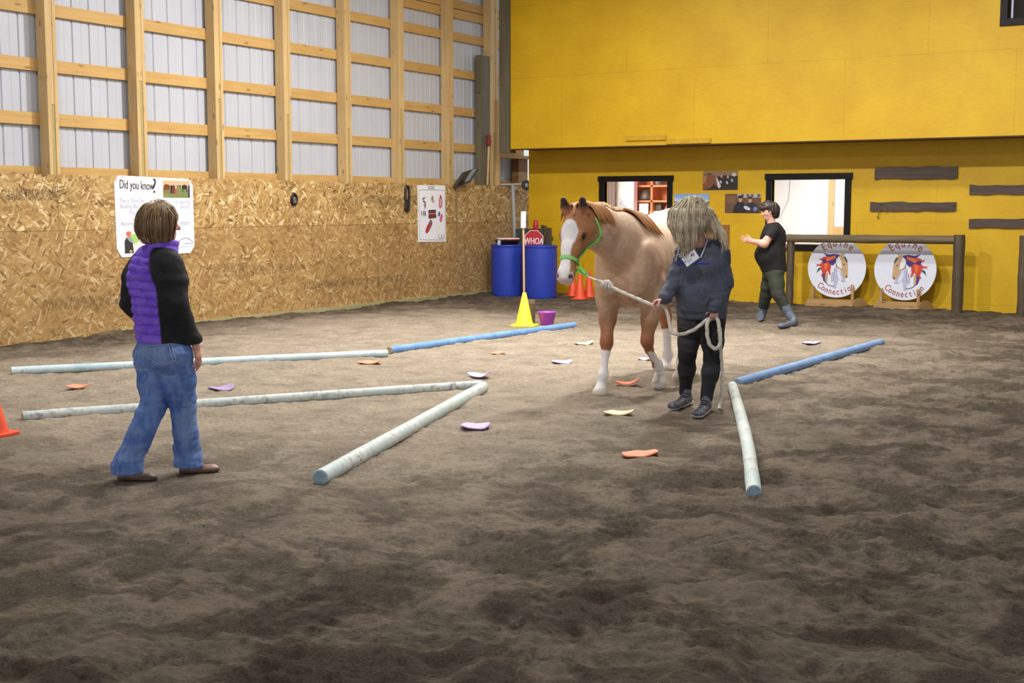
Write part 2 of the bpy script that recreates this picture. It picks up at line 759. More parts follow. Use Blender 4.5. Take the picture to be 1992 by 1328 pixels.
def osb_material():
    t = NT('strand_board')
    v0 = t.coord('Object')
    sp = t.sep(v0)
    cmb = t.n('ShaderNodeCombineXYZ')
    t.l(sp[1], cmb.inputs[0])
    t.l(sp[2], cmb.inputs[1])
    base = cmb.outputs[0]

    def layer(rot, sc, seed):
        mp = t.n('ShaderNodeMapping')
        mp.inputs['Rotation'].default_value = (0, 0, rot)
        mp.inputs['Location'].default_value = (seed, seed * 2, 0)
        t.l(base, mp.inputs[0])
        wv = t.n('ShaderNodeVectorMath')
        wv.operation = 'ADD'
        nz = t.n('ShaderNodeTexNoise')
        nz.inputs['Scale'].default_value = 9
        t.l(mp.outputs[0], nz.inputs['Vector'])
        ms = t.n('ShaderNodeVectorMath')
        ms.operation = 'SCALE'
        ms.inputs['Scale'].default_value = .022
        t.l(nz.outputs['Color'], ms.inputs[0])
        t.l(mp.outputs[0], wv.inputs[0])
        t.l(ms.outputs[0], wv.inputs[1])
        m2 = t.n('ShaderNodeMapping')
        m2.inputs['Scale'].default_value = (sc, sc * 4.2, 1)
        t.l(wv.outputs[0], m2.inputs[0])
        x = t.n('ShaderNodeTexVoronoi')
        x.voronoi_dimensions = '2D'
        x.inputs['Scale'].default_value = 1
        t.l(m2.outputs[0], x.inputs['Vector'])
        r = t.n('ShaderNodeSeparateColor')
        t.l(x.outputs['Color'], r.inputs[0])
        return r.outputs[0], r.outputs[1]
    pal = [(0.0, rgb(110, 78, 42)), (.08, rgb(150, 114, 66)), (.3, rgb(172, 136, 82)), (.6, rgb(186, 151, 94)), (.86, rgb(202, 170, 114)), (1.0, rgb(234, 214, 168))]
    a1, b1 = layer(.12, 8, 0)
    a2, b2 = layer(-.42, 9, 5.3)
    a3, b3 = layer(.72, 9.5, 11.7)
    a4, b4 = layer(-1.15, 11, 17.1)
    c = t.ramp(a1, pal)
    c = t.mix(t.math('GREATER_THAN', b2, .5), c, t.ramp(a2, pal))
    c = t.mix(t.math('GREATER_THAN', b3, .62), c, t.ramp(a3, pal))
    c = t.mix(t.math('GREATER_THAN', b4, .78), c, t.ramp(a4, pal))
    # strands of the upper course run coarser and paler than the scuffed lower sheets
    low = t.math('LESS_THAN', sp[2], 1.29)
    c = t.mix(t.math('MULTIPLY', low, .38), c, rgb(152, 114, 66))
    dirt = t.ramp(t.noise(base, 1.3, 5, .6), [(.35, (.80, .78, .74)), (.65, (1.04, 1.04, 1.04))])
    c = t.mix(.8, c, dirt, 'MULTIPLY')
    # sheet joints
    def near(v, k, w):
        return t.math('LESS_THAN', t.math('ABSOLUTE', t.math('SUBTRACT', v, k)), w)
    j = near(sp[2], 1.29, .004)
    for yk, lo in ((10.146, False), (12.584, False), (15.02, False), (17.46, False), (11.36, True), (13.8, True), (16.24, True), (18.7, True)):
        half = t.math('LESS_THAN', sp[2], 1.29) if lo else t.math('GREATER_THAN', sp[2], 1.29)
        j = t.math('MAXIMUM', j, t.math('MULTIPLY', near(sp[1], yk, .004), half))
    c = t.mix(t.math('MULTIPLY', j, .75), c, rgb(96, 66, 36))
    # rolled ink stamps of the mill
    mp = t.n('ShaderNodeMapping')
    mp.inputs['Scale'].default_value = (70, 9, 1)
    t.l(base, mp.inputs[0])
    ink = t.noise(mp.outputs[0], 1.0, 3, .6)
    ink2 = t.noise(base, 60, 2, .6)
    ink = t.math('MULTIPLY', t.ramp(ink, [(.46, (0, 0, 0)), (.56, (1, 1, 1))]), t.ramp(ink2, [(.40, (0, 0, 0)), (.5, (1, 1, 1))]))
    m = None
    for (y0, y1, z0, z1, s) in ((9.42, 10.13, 1.64, 1.77, .95), (15.75, 17.35, 1.60, 1.74, .75), (9.9, 11.4, .36, .50, .7), (13.4, 14.3, .62, .75, .6), (14.4, 16.9, .36, .47, .7), (16.4, 16.95, .2, .3, .4), (12.4, 13.3, .62, .8, .5)):
        b = t.math('MULTIPLY', near(sp[1], (y0 + y1) / 2, (y1 - y0) / 2), near(sp[2], (z0 + z1) / 2, (z1 - z0) / 2))
        b = t.math('MULTIPLY', b, s)
        m = b if m is None else t.math('MAXIMUM', m, b)
    c = t.mix(t.math('MULTIPLY', ink, m), c, rgb(52, 44, 40))
    t.bump(a2, .25, .002)
    return t.done(c, .72)


def timber(name, c1, c2, axis='z', knots=True, rough=.65, dark=(110, 72, 36)):
    t = NT(name)
    oi = t.n('ShaderNodeObjectInfo')
    v = t.coord('Object')
    add = t.n('ShaderNodeVectorMath')
    add.operation = 'ADD'
    sc = t.n('ShaderNodeVectorMath')
    sc.operation = 'SCALE'
    sc.inputs['Scale'].default_value = 40
    cb = t.n('ShaderNodeCombineXYZ')
    for i in range(3):
        t.l(oi.outputs['Random'], cb.inputs[i])
    t.l(cb.outputs[0], sc.inputs[0])
    t.l(v, add.inputs[0])
    t.l(sc.outputs[0], add.inputs[1])
    mp = t.n('ShaderNodeMapping')
    s = {'z': (22, 22, .8), 'y': (22, .8, 22), 'x': (.8, 22, 22)}[axis]
    mp.inputs['Scale'].default_value = s
    t.l(add.outputs[0], mp.inputs[0])
    f = t.noise(mp.outputs[0], 1.6, 5, .6, .4)
    col = t.ramp(f, [(.28, c1), (.72, c2)])
    if knots:
        mk = t.n('ShaderNodeMapping')
        s = {'z': (9, 9, 2.6), 'y': (9, 2.6, 9), 'x': (2.6, 9, 9)}[axis]
        mk.inputs['Scale'].default_value = s
        t.l(add.outputs[0], mk.inputs[0])
        d = t.voro(mk.outputs[0], 1.0)
        k = t.ramp(d, [(.05, (1, 1, 1)), (.16, (0, 0, 0))])
        col = t.mix(t.math('MULTIPLY', k, .75), col, rgb(*dark))
    blot = t.ramp(t.noise(add.outputs[0], 1.1, 3), [(.3, (.88, .86, .82)), (.7, (1.05, 1.05, 1.05))])
    col = t.mix(.8, col, blot, 'MULTIPLY')
    t.bump(f, .15, .003)
    return t.done(col, rough)


def yellow_wall_material(name, z0):
    t = NT(name)
    v = t.coord('Object')
    s = t.sep(v)
    cb = t.n('ShaderNodeCombineXYZ')
    t.l(s[0], cb.inputs[0])
    t.l(t.math('SUBTRACT', s[2], z0), cb.inputs[1])
    br = t.n('ShaderNodeTexBrick')
    br.offset = .5
    br.inputs['Color1'].default_value = (0, 0, 0, 1)
    br.inputs['Color2'].default_value = (0, 0, 0, 1)
    br.inputs['Mortar'].default_value = (1, 1, 1, 1)
    br.inputs['Scale'].default_value = 1
    br.inputs['Brick Width'].default_value = 2.44
    br.inputs['Row Height'].default_value = 1.22
    br.inputs['Mortar Size'].default_value = .006
    br.inputs['Mortar Smooth'].default_value = .6
    t.l(cb.outputs[0], br.inputs['Vector'])
    n = t.noise(cb.outputs[0], 1.1, 5, .6)
    col = t.ramp(n, [(.3, rgb(208, 162, 8)), (.7, rgb(224, 182, 16))])
    # strands of the board showing through the thin paint
    mp = t.n('ShaderNodeMapping')
    mp.inputs['Scale'].default_value = (7, 24, 1)
    t.l(cb.outputs[0], mp.inputs[0])
    st = t.noise(mp.outputs[0], 1.5, 3, .6)
    col = t.mix(.5, col, t.ramp(st, [(.3, (.9, .88, .8)), (.6, (1.05, 1.05, 1.05))]), 'MULTIPLY')
    mk = t.math('MULTIPLY', br.outputs['Color'], t.ramp(t.noise(cb.outputs[0], 2.5, 2), [(.35, (.1, .1, .1)), (.65, (.5, .5, .5))]))
    col = t.mix(mk, col, rgb(150, 104, 0))
    t.bump(st, .12, .004)
    return t.done(col, .55)


M_POST = timber('pine_post', rgb(190, 158, 106), rgb(212, 182, 130))
M_GIRT = timber('pine_girt', rgb(188, 148, 86), rgb(206, 168, 104), 'y')
M_TREATED = timber('treated_timber', rgb(92, 84, 66), rgb(118, 110, 88), dark=(60, 50, 36))
M_OLDWOOD = timber('weathered_board', rgb(66, 52, 46), rgb(98, 82, 72), 'x', dark=(34, 26, 22))
M_LOG = timber('weathered_log', rgb(86, 72, 52), rgb(134, 118, 90), 'x', dark=(40, 32, 24))
M_LOGPOST = timber('weathered_log_post', rgb(66, 54, 42), rgb(104, 90, 70), 'z', dark=(36, 28, 22))
M_TAN = timber('bare_lumber', rgb(160, 124, 78), rgb(196, 160, 108), 'x')
M_BLACK = plain('black_paint', rgb(17, 16, 17), .5, spec=.25)
M_GLASS = None


def glass_material():
    t = NT('window_glass')
    tr = t.n('ShaderNodeBsdfTransparent')
    gl = t.n('ShaderNodeBsdfGlossy')
    gl.inputs['Roughness'].default_value = .02
    fr = t.n('ShaderNodeFresnel')
    fr.inputs['IOR'].default_value = 1.45
    mx = t.n('ShaderNodeMixShader')
    t.l(fr.outputs[0], mx.inputs[0])
    t.l(tr.outputs[0], mx.inputs[1])
    t.l(gl.outputs[0], mx.inputs[2])
    t.l(mx.outputs[0], t.out.inputs[0])
    return t.m


M_GLASS = glass_material()


def floor_height(X, Y):
    h = .030 * (vnoise2(X * .9, Y * .9, 1) - .5)
    h += .040 * (vnoise2(X * 2.3, Y * 2.3, 2) - .5)
    rough = .55 + .25 * smoothstep(8.5, 4.0, Y + 2.2 * (vnoise2(X * .5, Y * .5, 9) - .5)) + .35 * smoothstep(-11.4, -12.3, X) + .35 * smoothstep(15.5, 18, Y) + .5 * smoothstep(-4.5, -2.5, X)
    wx, wy = X + .12 * vnoise2(X * 4, Y * 4, 21), Y + .12 * vnoise2(X * 4, Y * 4, 22)
    h += rough * .030 * (vnoise2(wx * 5.0, wy * 5.0, 3) - .5)
    r = 1 - np.abs(2 * vnoise2(wx * 8, wy * 8, 4) - 1)
    h += rough * .026 * (r ** 1.5 - .4)
    r = 1 - np.abs(2 * vnoise2(wx * 15, wy * 15, 14) - 1)
    h += rough * .016 * (r ** 1.5 - .4)
    h += rough * .014 * (vnoise2(wx * 21, wy * 21, 5) - .5)
    h += rough * .010 * np.maximum(vnoise2(X * 34, Y * 34, 8) - .55, 0) * 2
    pt = smoothstep(.52, .66, vnoise2(wx * 1.3, wy * 1.9, 31) * .6 + vnoise2(wx * 3.5, wy * 3.5, 32) * .4)
    h += pt * rough * (.022 * vnoise2(X * 17, Y * 17, 33) + .016 * vnoise2(X * 29, Y * 29, 34) - .014)
    return h * .8


def build_floor():
    xs = np.concatenate([np.linspace(-13.2, -12.55, 4), np.arange(-12.5, -.4, .024), np.linspace(-.3, 8, 40)])
    ys = np.concatenate([np.linspace(-6, 2.6, 40), np.arange(2.7, 9.5, .02), np.arange(9.5, 20.4, .03), [20.6, 21.2]])
    X, Y = np.meshgrid(xs, ys, indexing='ij')
    Z = floor_height(X, Y)
    # hoof and boot prints
    for _ in range(900):
        cx, cy = RNG.uniform(-12.3, 0), 2.8 + 17.2 * RNG.random() ** 1.4
        r = RNG.uniform(.045, .085)
        dep = RNG.uniform(.004, .014)
        i0, i1 = np.searchsorted(xs, [cx - 2.4 * r, cx + 2.4 * r])
        j0, j1 = np.searchsorted(ys, [cy - 2.4 * r, cy + 2.4 * r])
        if i1 <= i0 or j1 <= j0:
            continue
        a = RNG.uniform(0, PI)
        dx, dy = X[i0:i1, j0:j1] - cx, Y[i0:i1, j0:j1] - cy
        u, w = dx * math.cos(a) + dy * math.sin(a), -dx * math.sin(a) + dy * math.cos(a)
        q = np.sqrt(u * u + (w * 1.35) ** 2) / r
        Z[i0:i1, j0:j1] += -dep * np.exp(-(q ** 2) * 1.2) + dep * .6 * np.exp(-((q - 1.35) / .4) ** 2)
    # the sand is pushed up a little along the board wall
    Z += .05 * smoothstep(-11.9, -12.5, X) * (vnoise2(Y * .8, X * 0 + 3, 6))
    for (cx, cy, r) in FLAT:
        d = np.hypot(X - cx, Y - cy)
        Z *= 1 - .85 * smoothstep(r * 1.6, r * .7, d)
    n, m = X.shape
    V = np.stack([X.ravel(), Y.ravel(), Z.ravel()], -1)
    I = np.arange(n * m).reshape(n, m)
    F = np.stack([I[:-1, :-1], I[1:, :-1], I[1:, 1:], I[:-1, 1:]], -1).reshape(-1, 4)
    o = mesh_obj('floor', V, F, sand_material(), None, True)
    struct(o)


FLAT = [(-5.06, 9.61, .12), (-5.64, 5.1, .22), (-5.5, 5.4, .22), (-4.24, 9.45, .2), (-3.93, 9.2, .2), (-8.79, 14.55, .3), (-7.55, 5.6, .25), (-6.5, 17.05, .2), (-5.9, 16.6, .2), (-11.7, 18.8, .5), (-11.1, 18.9, .5)]
build_floor()

# ---- left wall: strand board below, ribbed white metal siding above
mb = MB().box((-12.52, 2.0, -.15), (XL, 20.95, 1.94))
struct(mb.build('wall_left', osb_material(), loc=(0, 0, 0)))

mb = MB()
prof = []
y = 2.0
while y < 21.0:
    prof += [(y, 0), (y + .105, 0), (y + .112, -.004), (y + .122, -.004), (y + .128, 0), (y + .222, 0), (y + .230, -.016), (y + .246, -.016), (y + .254, 0)]
    y += .254
prof = np.array(prof)
vs = [(-12.73 + d, a, z) for z in (1.6, 6.4) for a, d in prof]
k = len(prof)
mb.add(vs, [(i, i + 1, k + i + 1, k + i) for i in range(k - 1)])
o = mb.build('wall_left_upper', plain('white_siding', rgb(188, 191, 200), .33, 0, .015, 2), loc=(0, 0, 0))
struct(o)

MB_ = MB().box((-12.5, 11.0, -.02), (-12.475, 20.4, .07))
struct(MB_.build('baseboard_left', timber('pale_treated', rgb(150, 144, 104), rgb(176, 168, 126), 'y', False), loc=(0, 0, 0)))

# posts standing behind the board
names = ['first from the left', 'second from left, above the large poster', 'third from the left',
         'fourth from the left', 'fifth from the left', 'sixth from left, above the metal loop', 'seventh from left, above the small poster', 'eighth from left, thick, near the corner']
for i, yc in enumerate((10.145, 11.49, 12.85, 14.205, 15.575, 16.92, 18.325, 19.69)):
    w = .15 if i < 7 else .24
    t = thing('wall_post', 'tall pine wall post, ' + names[i], 'post', (-12.6, yc, 0), 'pine posts along the left wall')
    mb = MB()
    g = w / 3
    for j in range(3):
        y0 = yc - w / 2 + j * g
        xf = -12.522 if j != 1 else -12.527
        zlo = 0.0 if j != 1 else 3.0 + .25 * ((i * 7) % 4 - 2) * .5
        mb.box((-12.68, y0 + .001, zlo), (xf, y0 + g - .001, 6.3))
    mb.build('plies', M_POST, t)
    zl = 3.0 + .25 * ((i * 7) % 4 - 2) * .5
    MB().box((-12.68, yc - g / 2 + .001, 0), (-12.53, yc + g / 2 - .001, zl - .004)).build('treated_ply', plain('green_ply', rgb(168, 150, 98), .7), t)['label'] = 'greenish treated lower ply'

t = thing('wall_post', 'short pale and brown timber block post beside the yellow wall\'s left edge', 'post', (-12.6, 20.69, 0), 'pine posts along the left wall')
MB().box((-12.68, 20.54, 0), (-12.53, 20.86, 2.2)).build('post_body', M_TAN, t)
MB().box((-12.68, 20.54, 2.2), (-12.53, 20.86, 2.5)).build('upper_block', plain('brown_block', rgb(120, 84, 52), .7), t)['label'] = 'darker brown block'

rows = ['lowest row, sitting on the strand board', 'second row up', 'third row up', 'fourth row up', 'fifth row up, near the top of the photo']
for i, zc in enumerate((1.965, 2.585, 3.205, 3.85, 4.465)):
    o = MB().box((-12.722, 2.0, zc - .072), (-12.684, 20.95, zc + .072)).build('wall_girt', M_GIRT, bevel=.003)
    tag(o, 'horizontal pine rail across the white siding, ' + rows[i], 'rail', 'horizontal rails of the left wall')
for zc, lab in ((4.85, 'short horizontal pine header high in the last two wall bays, lower board'), (5.01, 'short horizontal pine header high in the last two wall bays, upper board')):
    o = MB().box((-12.722, 17.0, zc - .074), (-12.684, 20.95, zc + .074)).build('wall_header', M_GIRT, bevel=.003)
    tag(o, lab, 'rail', 'header boards of the left wall')
o = MB().box((-12.66, 19.83, 2.44), (-12.46, 20.9, 2.495)).build('ledger_board', M_TAN)
tag(o, 'short flat wooden ledge board in the corner under the yellow loft', 'board')

# treated plank and offcuts fixed to the thick corner post
t = thing('treated_plank', 'grey brown weathered plank standing against the thick corner post', 'plank', (-12.6, 19.3, 0))
MB().box((-12.66, 19.28, 0), (-12.535, 19.565, 4.2)).build('wide_board', M_TREATED, t)
MB().box((-12.60, 19.24, 3.55), (-12.55, 19.28, 4.1)).build('side_block', M_TREATED, t)
o = MB().box((-12.521, 19.74, 1.94), (-12.475, 19.808, 3.45)).build('wooden_batten', M_POST)
tag(o, 'narrow pale batten nailed to the face of the thick corner post', 'batten')

# ---- yellow walls
YM1 = yellow_wall_material('yellow_paint_lower', .1)
YM2 = yellow_wall_material('yellow_paint_upper', 2.55)
WINS = [(-10.57, -9.36, .96, 1.995), (-7.50, -6.30, .96, 1.995)]
mb = MB()
xs = [-12.11, WINS[0][0], WINS[0][1], WINS[1][0], WINS[1][1], 7.0]
for i in range(5):
    if i % 2 == 0:
        mb.box((xs[i], YB, -.15), (xs[i + 1], YB + .12, 2.6))
    else:
        mb.box((xs[i], YB, -.15), (xs[i + 1], YB + .12, .96))
        mb.box((xs[i], YB, 1.995), (xs[i + 1], YB + .12, 2.6))
struct(mb.build('wall_back', YM1, loc=(0, 0, 0)))
mb = MB()
mb.box((-12.0, YU, 2.555), (-3.83, YU + .1, 6.3)).box((-2.4, YU, 2.555), (7, YU + .1, 6.3)).box((-3.83, YU, 2.555), (-2.4, YU + .1, 4.17)).box((-3.83, YU, 5.2), (-2.4, YU + .1, 6.3))
struct(mb.build('wall_back_upper', YM2, loc=(0, 0, 0)))
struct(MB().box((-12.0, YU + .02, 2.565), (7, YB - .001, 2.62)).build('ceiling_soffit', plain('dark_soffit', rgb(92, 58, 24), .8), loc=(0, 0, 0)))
struct(MB().box((-12.0, YU - .004, 2.545), (7, YU + .09, 2.565)).build('trim_1', plain('dark_edge', rgb(70, 46, 14), .7), loc=(0, 0, 0)))
struct(MB().box((-14, -6, 6.3), (8, 21, 6.4)).build('ceiling', plain('ceiling_liner', rgb(190, 190, 188), .6), loc=(0, 0, 0)))

o = MB().box((-12.25, 19.42, 2.5), (-12.03, 19.62, 6.3)).build('corner_post', M_TREATED)
tag(o, 'dark green brown treated post at the left end of the yellow loft wall', 'post')
for (x0, x1, z0, z1, lab) in ((-9.75, -9.02, 2.645, 2.725, 'short yellow painted strip screwed low on the loft wall, the upper left one'),
                              (-9.01, -8.24, 2.575, 2.655, 'short yellow painted strip screwed low on the loft wall, the lower right one')):
    o = MB().box((x0, YU - .03, z0), (x1, YU + .002, z1)).build('wooden_strip', plain('yellow_strip', rgb(204, 160, 30), .6))
    tag(o, lab, 'strip', 'yellow strips on the loft wall')


def window(n, x0, x1, z0, z1, w, yf):
    f = MB()
    f.box((x0 - w, yf - .025, z0), (x0, yf + .1, z1))
    f.box((x1, yf - .025, z0), (x1 + w, yf + .1, z1))
    f.box((x0 - w - .02, yf - .035, z1), (x1 + w + .02, yf + .1, z1 + w))
    f.box((x0 - w, yf - .03, z0 - w), (x1 + w, yf + .1, z0))
    fr = f.build('window_%d' % n, M_BLACK, loc=((x0 + x1) / 2, yf, z0 - w), bevel=.003)
    struct(fr)
    MB().box((x0, yf + .06, z0), (x1, yf + .066, z1)).build('glass_pane', M_GLASS, fr)
    return fr


window(1, *WINS[0], .095, YB)
fr2 = window(2, *WINS[1], .10, YB)
fr3 = window(3, -3.80, -2.42, 4.19, 5.18, .10, YU)
MB().box((-3.76, YU + .02, 4.19), (-3.735, YU + .04, 5.18)).build('window_sash', plain('pale_sash', rgb(178, 190, 214), .4), fr3)
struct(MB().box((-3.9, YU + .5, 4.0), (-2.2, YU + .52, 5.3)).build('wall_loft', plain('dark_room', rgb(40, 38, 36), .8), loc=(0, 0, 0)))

# ---- rooms seen through the two lower windows
white = plain('white_drywall', rgb(232, 232, 236), .7, 0, .01)
for nm, lo, hi in (('wall_rooms_back', (-11.7, 22.6, 0), (-5.2, 22.7, 2.6)), ('wall_rooms_left', (-11.75, 20.32, 0), (-11.65, 22.6, 2.6)), ('wall_rooms_middle', (-8.45, 20.32, 0), (-8.35, 22.6, 2.6)),
                   ('wall_rooms_right', (-5.25, 20.32, 0), (-5.15, 22.6, 2.6)), ('floor_rooms', (-11.75, 20.32, -.1), (-5.15, 22.7, 0)), ('ceiling_rooms', (-11.75, 20.32, 2.6), (-5.15, 22.7, 2.66))):
    struct(MB().box(lo, hi).build(nm, white, loc=(0, 0, 0)))


def back(px, py, y):
    return on_plane(px, py, 1, y)


# office behind the right-hand window: bare wood casing of a hatch in the white wall
a, b, c, d = back(1611, 440, 22.58)[0], back(1622, 440, 22.58)[0], back(1644, 440, 22.58)[0], back(1500, 440, 22.58)[0]
t = thing('hatch_casing', 'bare wood casing on the white wall seen through the right window', 'casing', (a, 22.58, 0))
MB().box((a, 22.55, 0), (b, 22.599, 2.5)).build('casing_upright', M_POST, t)
z = back(1600, 445, 22.55)[2]
MB().box((b, 22.555, z - .1), (c + .4, 22.599, z + .04)).build('casing_sill', M_GIRT, t)
p = [back(1537, 350, 22.58), back(1534, 385, 22.58), back(1526, 405, 22.58), back(1516, 425, 22.58)]
o = MB().tube(spline(p, 5), .004, 6).build('wall_cable', plain('grey_cord', rgb(150, 150, 150), .6))
tag(o, 'thin grey cable running down the white wall behind the right window', 'cable')
o = MB().box((-7.5, 20.33, .90), (-6.3, 20.55, .975)).build('window_ledge', plain('pale_ledge', rgb(226, 206, 190), .5))
tag(o, 'pale inner ledge at the bottom of the right window', 'ledge')

# tack room behind the left-hand window
t = thing('plank_door', 'grey brown plank door at the left inside the left window', 'door', (back(1187, 400, 22.2)[0], 22.2, 0))
x0, x1 = back(1172, 400, 22.2)[0], back(1197, 400, 22.2)[0]
mb = MB()
for i in range(4):
    mb.box((x0 + (x1 - x0) * i / 4 + .004, 22.18, 0.02), (x0 + (x1 - x0) * (i + 1) / 4 - .002, 22.22, 2.3))
mb.build('planks', plain('grey_planks', rgb(92, 80, 80), .7), t)
MB().box((x0, 22.17, 1.0), (x1, 22.18, 1.1)).build('cross_brace', plain('grey_planks2', rgb(104, 92, 90), .7), t)
xa, xb = back(1197, 400, 22.5)[0], back(1223, 400, 22.5)[0]
t = thing('whiteboard', 'bright white board with dark blue handwriting inside the left window', 'board', ((xa + xb) / 2, 22.55, .8))
MB().box((xa, 22.55, .0), (xb, 22.58, 2.3)).build('panel', plain('bright_white', rgb(250, 250, 252), .4, 0, 0), t)
bd = Board(((xa + xb) / 2, 22.55, 1.45), (1, 0, 0), (0, 0, 1), (0, -1, 0))
for q in range(5):
    x = -.06 + q * .035
    bd.line([(x + .03 * math.sin(z_ * 9 + q * 2), z_ * .1 - .05 * q + .12) for z_ in np.linspace(-1.5, 1.6, 12)], .008, rgb(58, 62, 120))
bd.mb.build('handwriting', painted('ink_marks'), t)
xa, xb = back(1222, 400, 22.0)[0], back(1235, 400, 22.0)[0]
o = MB().box((xa, 21.95, 0), (xb, 22.1, 2.56)).build('interior_post', plain('pink_post', rgb(214, 176, 190), .6))
tag(o, 'pale pink painted post inside the left window', 'post')
xa, xb = back(1234, 400, 22.3)[0], back(1310, 400, 22.3)[0]
t = thing('wooden_shelf_unit', 'reddish wooden shelf unit inside the left window', 'shelf', ((xa + xb) / 2, 22.4, 0))
red = plain('red_wood', rgb(176, 96, 62), .6, 0, .1)
mb = MB().box((xa, 22.55, 0), (xb, 22.58, 2.3))
mb.build('back_panel', red, t)
for zz in (.6, 1.3, 1.645, 1.93):
    MB().box((xa, 22.2, zz), (xb, 22.55, zz + .035)).build('shelf_board', plain('red_wood2', rgb(190, 104, 66), .6), t)
for xx in (xa, (xa + xb) / 2, xb):
    MB().box((xx - .02, 22.2, 0), (xx + .02, 22.55, 2.3)).build('upright', plain('red_wood2', rgb(190, 104, 66), .6), t)
xm = (xa + xb) / 2
stuff_ = [('notice_sheet', 'white notice with a pink block pinned to the shelf inside the left window', 'notice', 1243, 1261, 1.42, 1.62, rgb(244, 240, 242), .0105, 22.19),
          ('storage_box', 'cream box on a shelf inside the left window', 'box', 1264, 1288, 1.34, 1.48, rgb(222, 208, 188), .2, 22.25),
          ('black_case', 'black case leaning on the cream box inside the left window', 'case', 1268, 1286, 1.485, 1.62, rgb(48, 44, 46), .15, 22.3),
          ('red_canister', 'pink red canister at the right end of the shelf inside the left window', 'canister', 1291, 1299, 1.34, 1.60, rgb(204, 70, 90), .1, 22.25),
          ('dark_bundle', 'dark bundle on the upper shelf inside the left window', 'bundle', 1240, 1262, 1.70, 1.90, rgb(70, 60, 62), .2, 22.25),
          ('grey_helmet', 'dark grey rounded helmet on the top shelf inside the left window', 'helmet', 1266, 1282, 1.97, 2.1, rgb(86, 84, 92), .2, 22.25)]
for nm, lab, cat, p0, p1, z0, z1, c, dd, yy in stuff_:
    x0, x1 = back(p0, 400, yy)[0], back(p1, 400, yy)[0]
    mt = plain(nm + '_paint', c, .5)
    mb = MB()
    if nm == 'red_canister':
        mb.lathe(((x0 + x1) / 2, yy + .08, z0), [(.001, 0), (.05, 0), (.05, .2), (.03, .22), (.03, .26), (.001, .26)], 16)
    elif nm in ('grey_helmet', 'dark_bundle'):
        r = (x1 - x0) / 2
        mb.lathe(((x0 + x1) / 2, yy + .12, z0), [(.001, 0), (r, 0), (r * .98, .05), (r * .8, .11), (r * .4, .16), (.001, .17)], 18)
    else:
        mb.box((x0, yy, z0), (x1, yy + dd, z1))
    o = mb.build(nm, mt, bevel=.004)
    tag(o, lab, cat)
    if nm == 'notice_sheet':
        pass
# ================================================================== ground poles
def pole_mat(name, c1, c2, c3, amt):
    t = NT(name)
    v = t.coord()
    n = t.noise(v, 4.5, 6, .65)
    n2 = t.noise(v, 26, 4, .6)
    col = t.ramp(n, [(.32, c1), (.62, c2)])
    w = t.ramp(n2, [(.62 - amt, (0, 0, 0)), (.74 - amt * .5, (1, 1, 1))])
    w = t.math('MULTIPLY', w, t.ramp(t.noise(v, 2.1, 2), [(.4, (0, 0, 0)), (.62, (1, 1, 1))]))
    col = t.mix(w, col, c3)
    t.bump(n2, .25, .004)
    return t.done(col, .6)


PM_WHITE = pole_mat('worn_pale_blue_paint', rgb(168, 198, 210), rgb(208, 222, 226), rgb(150, 138, 122), .06)
PM_WORN = pole_mat('chipped_white_paint', rgb(186, 200, 200), rgb(206, 210, 204), rgb(88, 76, 70), .14)
PM_SAND = pole_mat('sandy_white_paint', rgb(184, 202, 204), rgb(212, 218, 212), rgb(150, 138, 118), .1)
PM_BLUE = pole_mat('blue_pole_paint', rgb(92, 134, 190), rgb(122, 162, 214), rgb(110, 118, 132), .03)
PM_BLUE2 = pole_mat('dusty_blue_pole_paint', rgb(98, 138, 188), rgb(132, 164, 206), rgb(130, 130, 134), .08)
M_END = plain('pole_end_blue', rgb(150, 178, 192), .7, 0, .12, 30)
M_ENDW = plain('pole_end_wood', rgb(176, 158, 128), .8, 0, .12, 30)


def pole(p0, p1, r, mat, label, endm=None, bend=None, knob=.035, sink=.012):
    a = floor_at(*p0, r)
    b = floor_at(*p1, r)
    a[2] -= sink
    b[2] -= sink
    pts = [a, (a + b) / 2, b]
    if bend is not None:
        pts[1] = floor_at(*bend, r)
        pts[1][2] -= sink
    pts = spline(pts, 24)
    m = len(pts)
    nz = np.array([r * (1 + knob * (vnoise2(np.array([i * .33 + a[0] * 9]), np.array([r * 70]), 3)[0] - .5) * 2) for i in range(m)])
    nz[0] *= .97
    nz[-1] *= .97
    t = thing('ground_pole', label, 'pole', (a + b) / 2 * np.array([1, 1, 0]), 'painted poles laid on the sand')
    mb = MB()
    mb.tube(pts, nz, 20, caps=False)
    o = mb.build('pole_shaft', mat, t)
    for p, q in ((pts[0], pts[1]), (pts[-1], pts[-2])):
        d = (p - q) / np.linalg.norm(p - q)
        x, y, _ = frame_of(d)
        rr = nz[0] if p is pts[0] else nz[-1]
        ring = [p + rr * (math.cos(k) * x + math.sin(k) * y) for k in np.linspace(0, 2 * PI, 20, endpoint=False)]
        inn = [p + d * .006 + .86 * rr * (math.cos(k) * x + math.sin(k) * y) for k in np.linspace(0, 2 * PI, 20, endpoint=False)]
        e = MB()
        e.add(ring + inn, [(k, (k + 1) % 20, 20 + (k + 1) % 20, 20 + k) for k in range(20)] + [tuple(range(20, 40))])
        e.build('pole_end', endm or M_END, t)
    return t


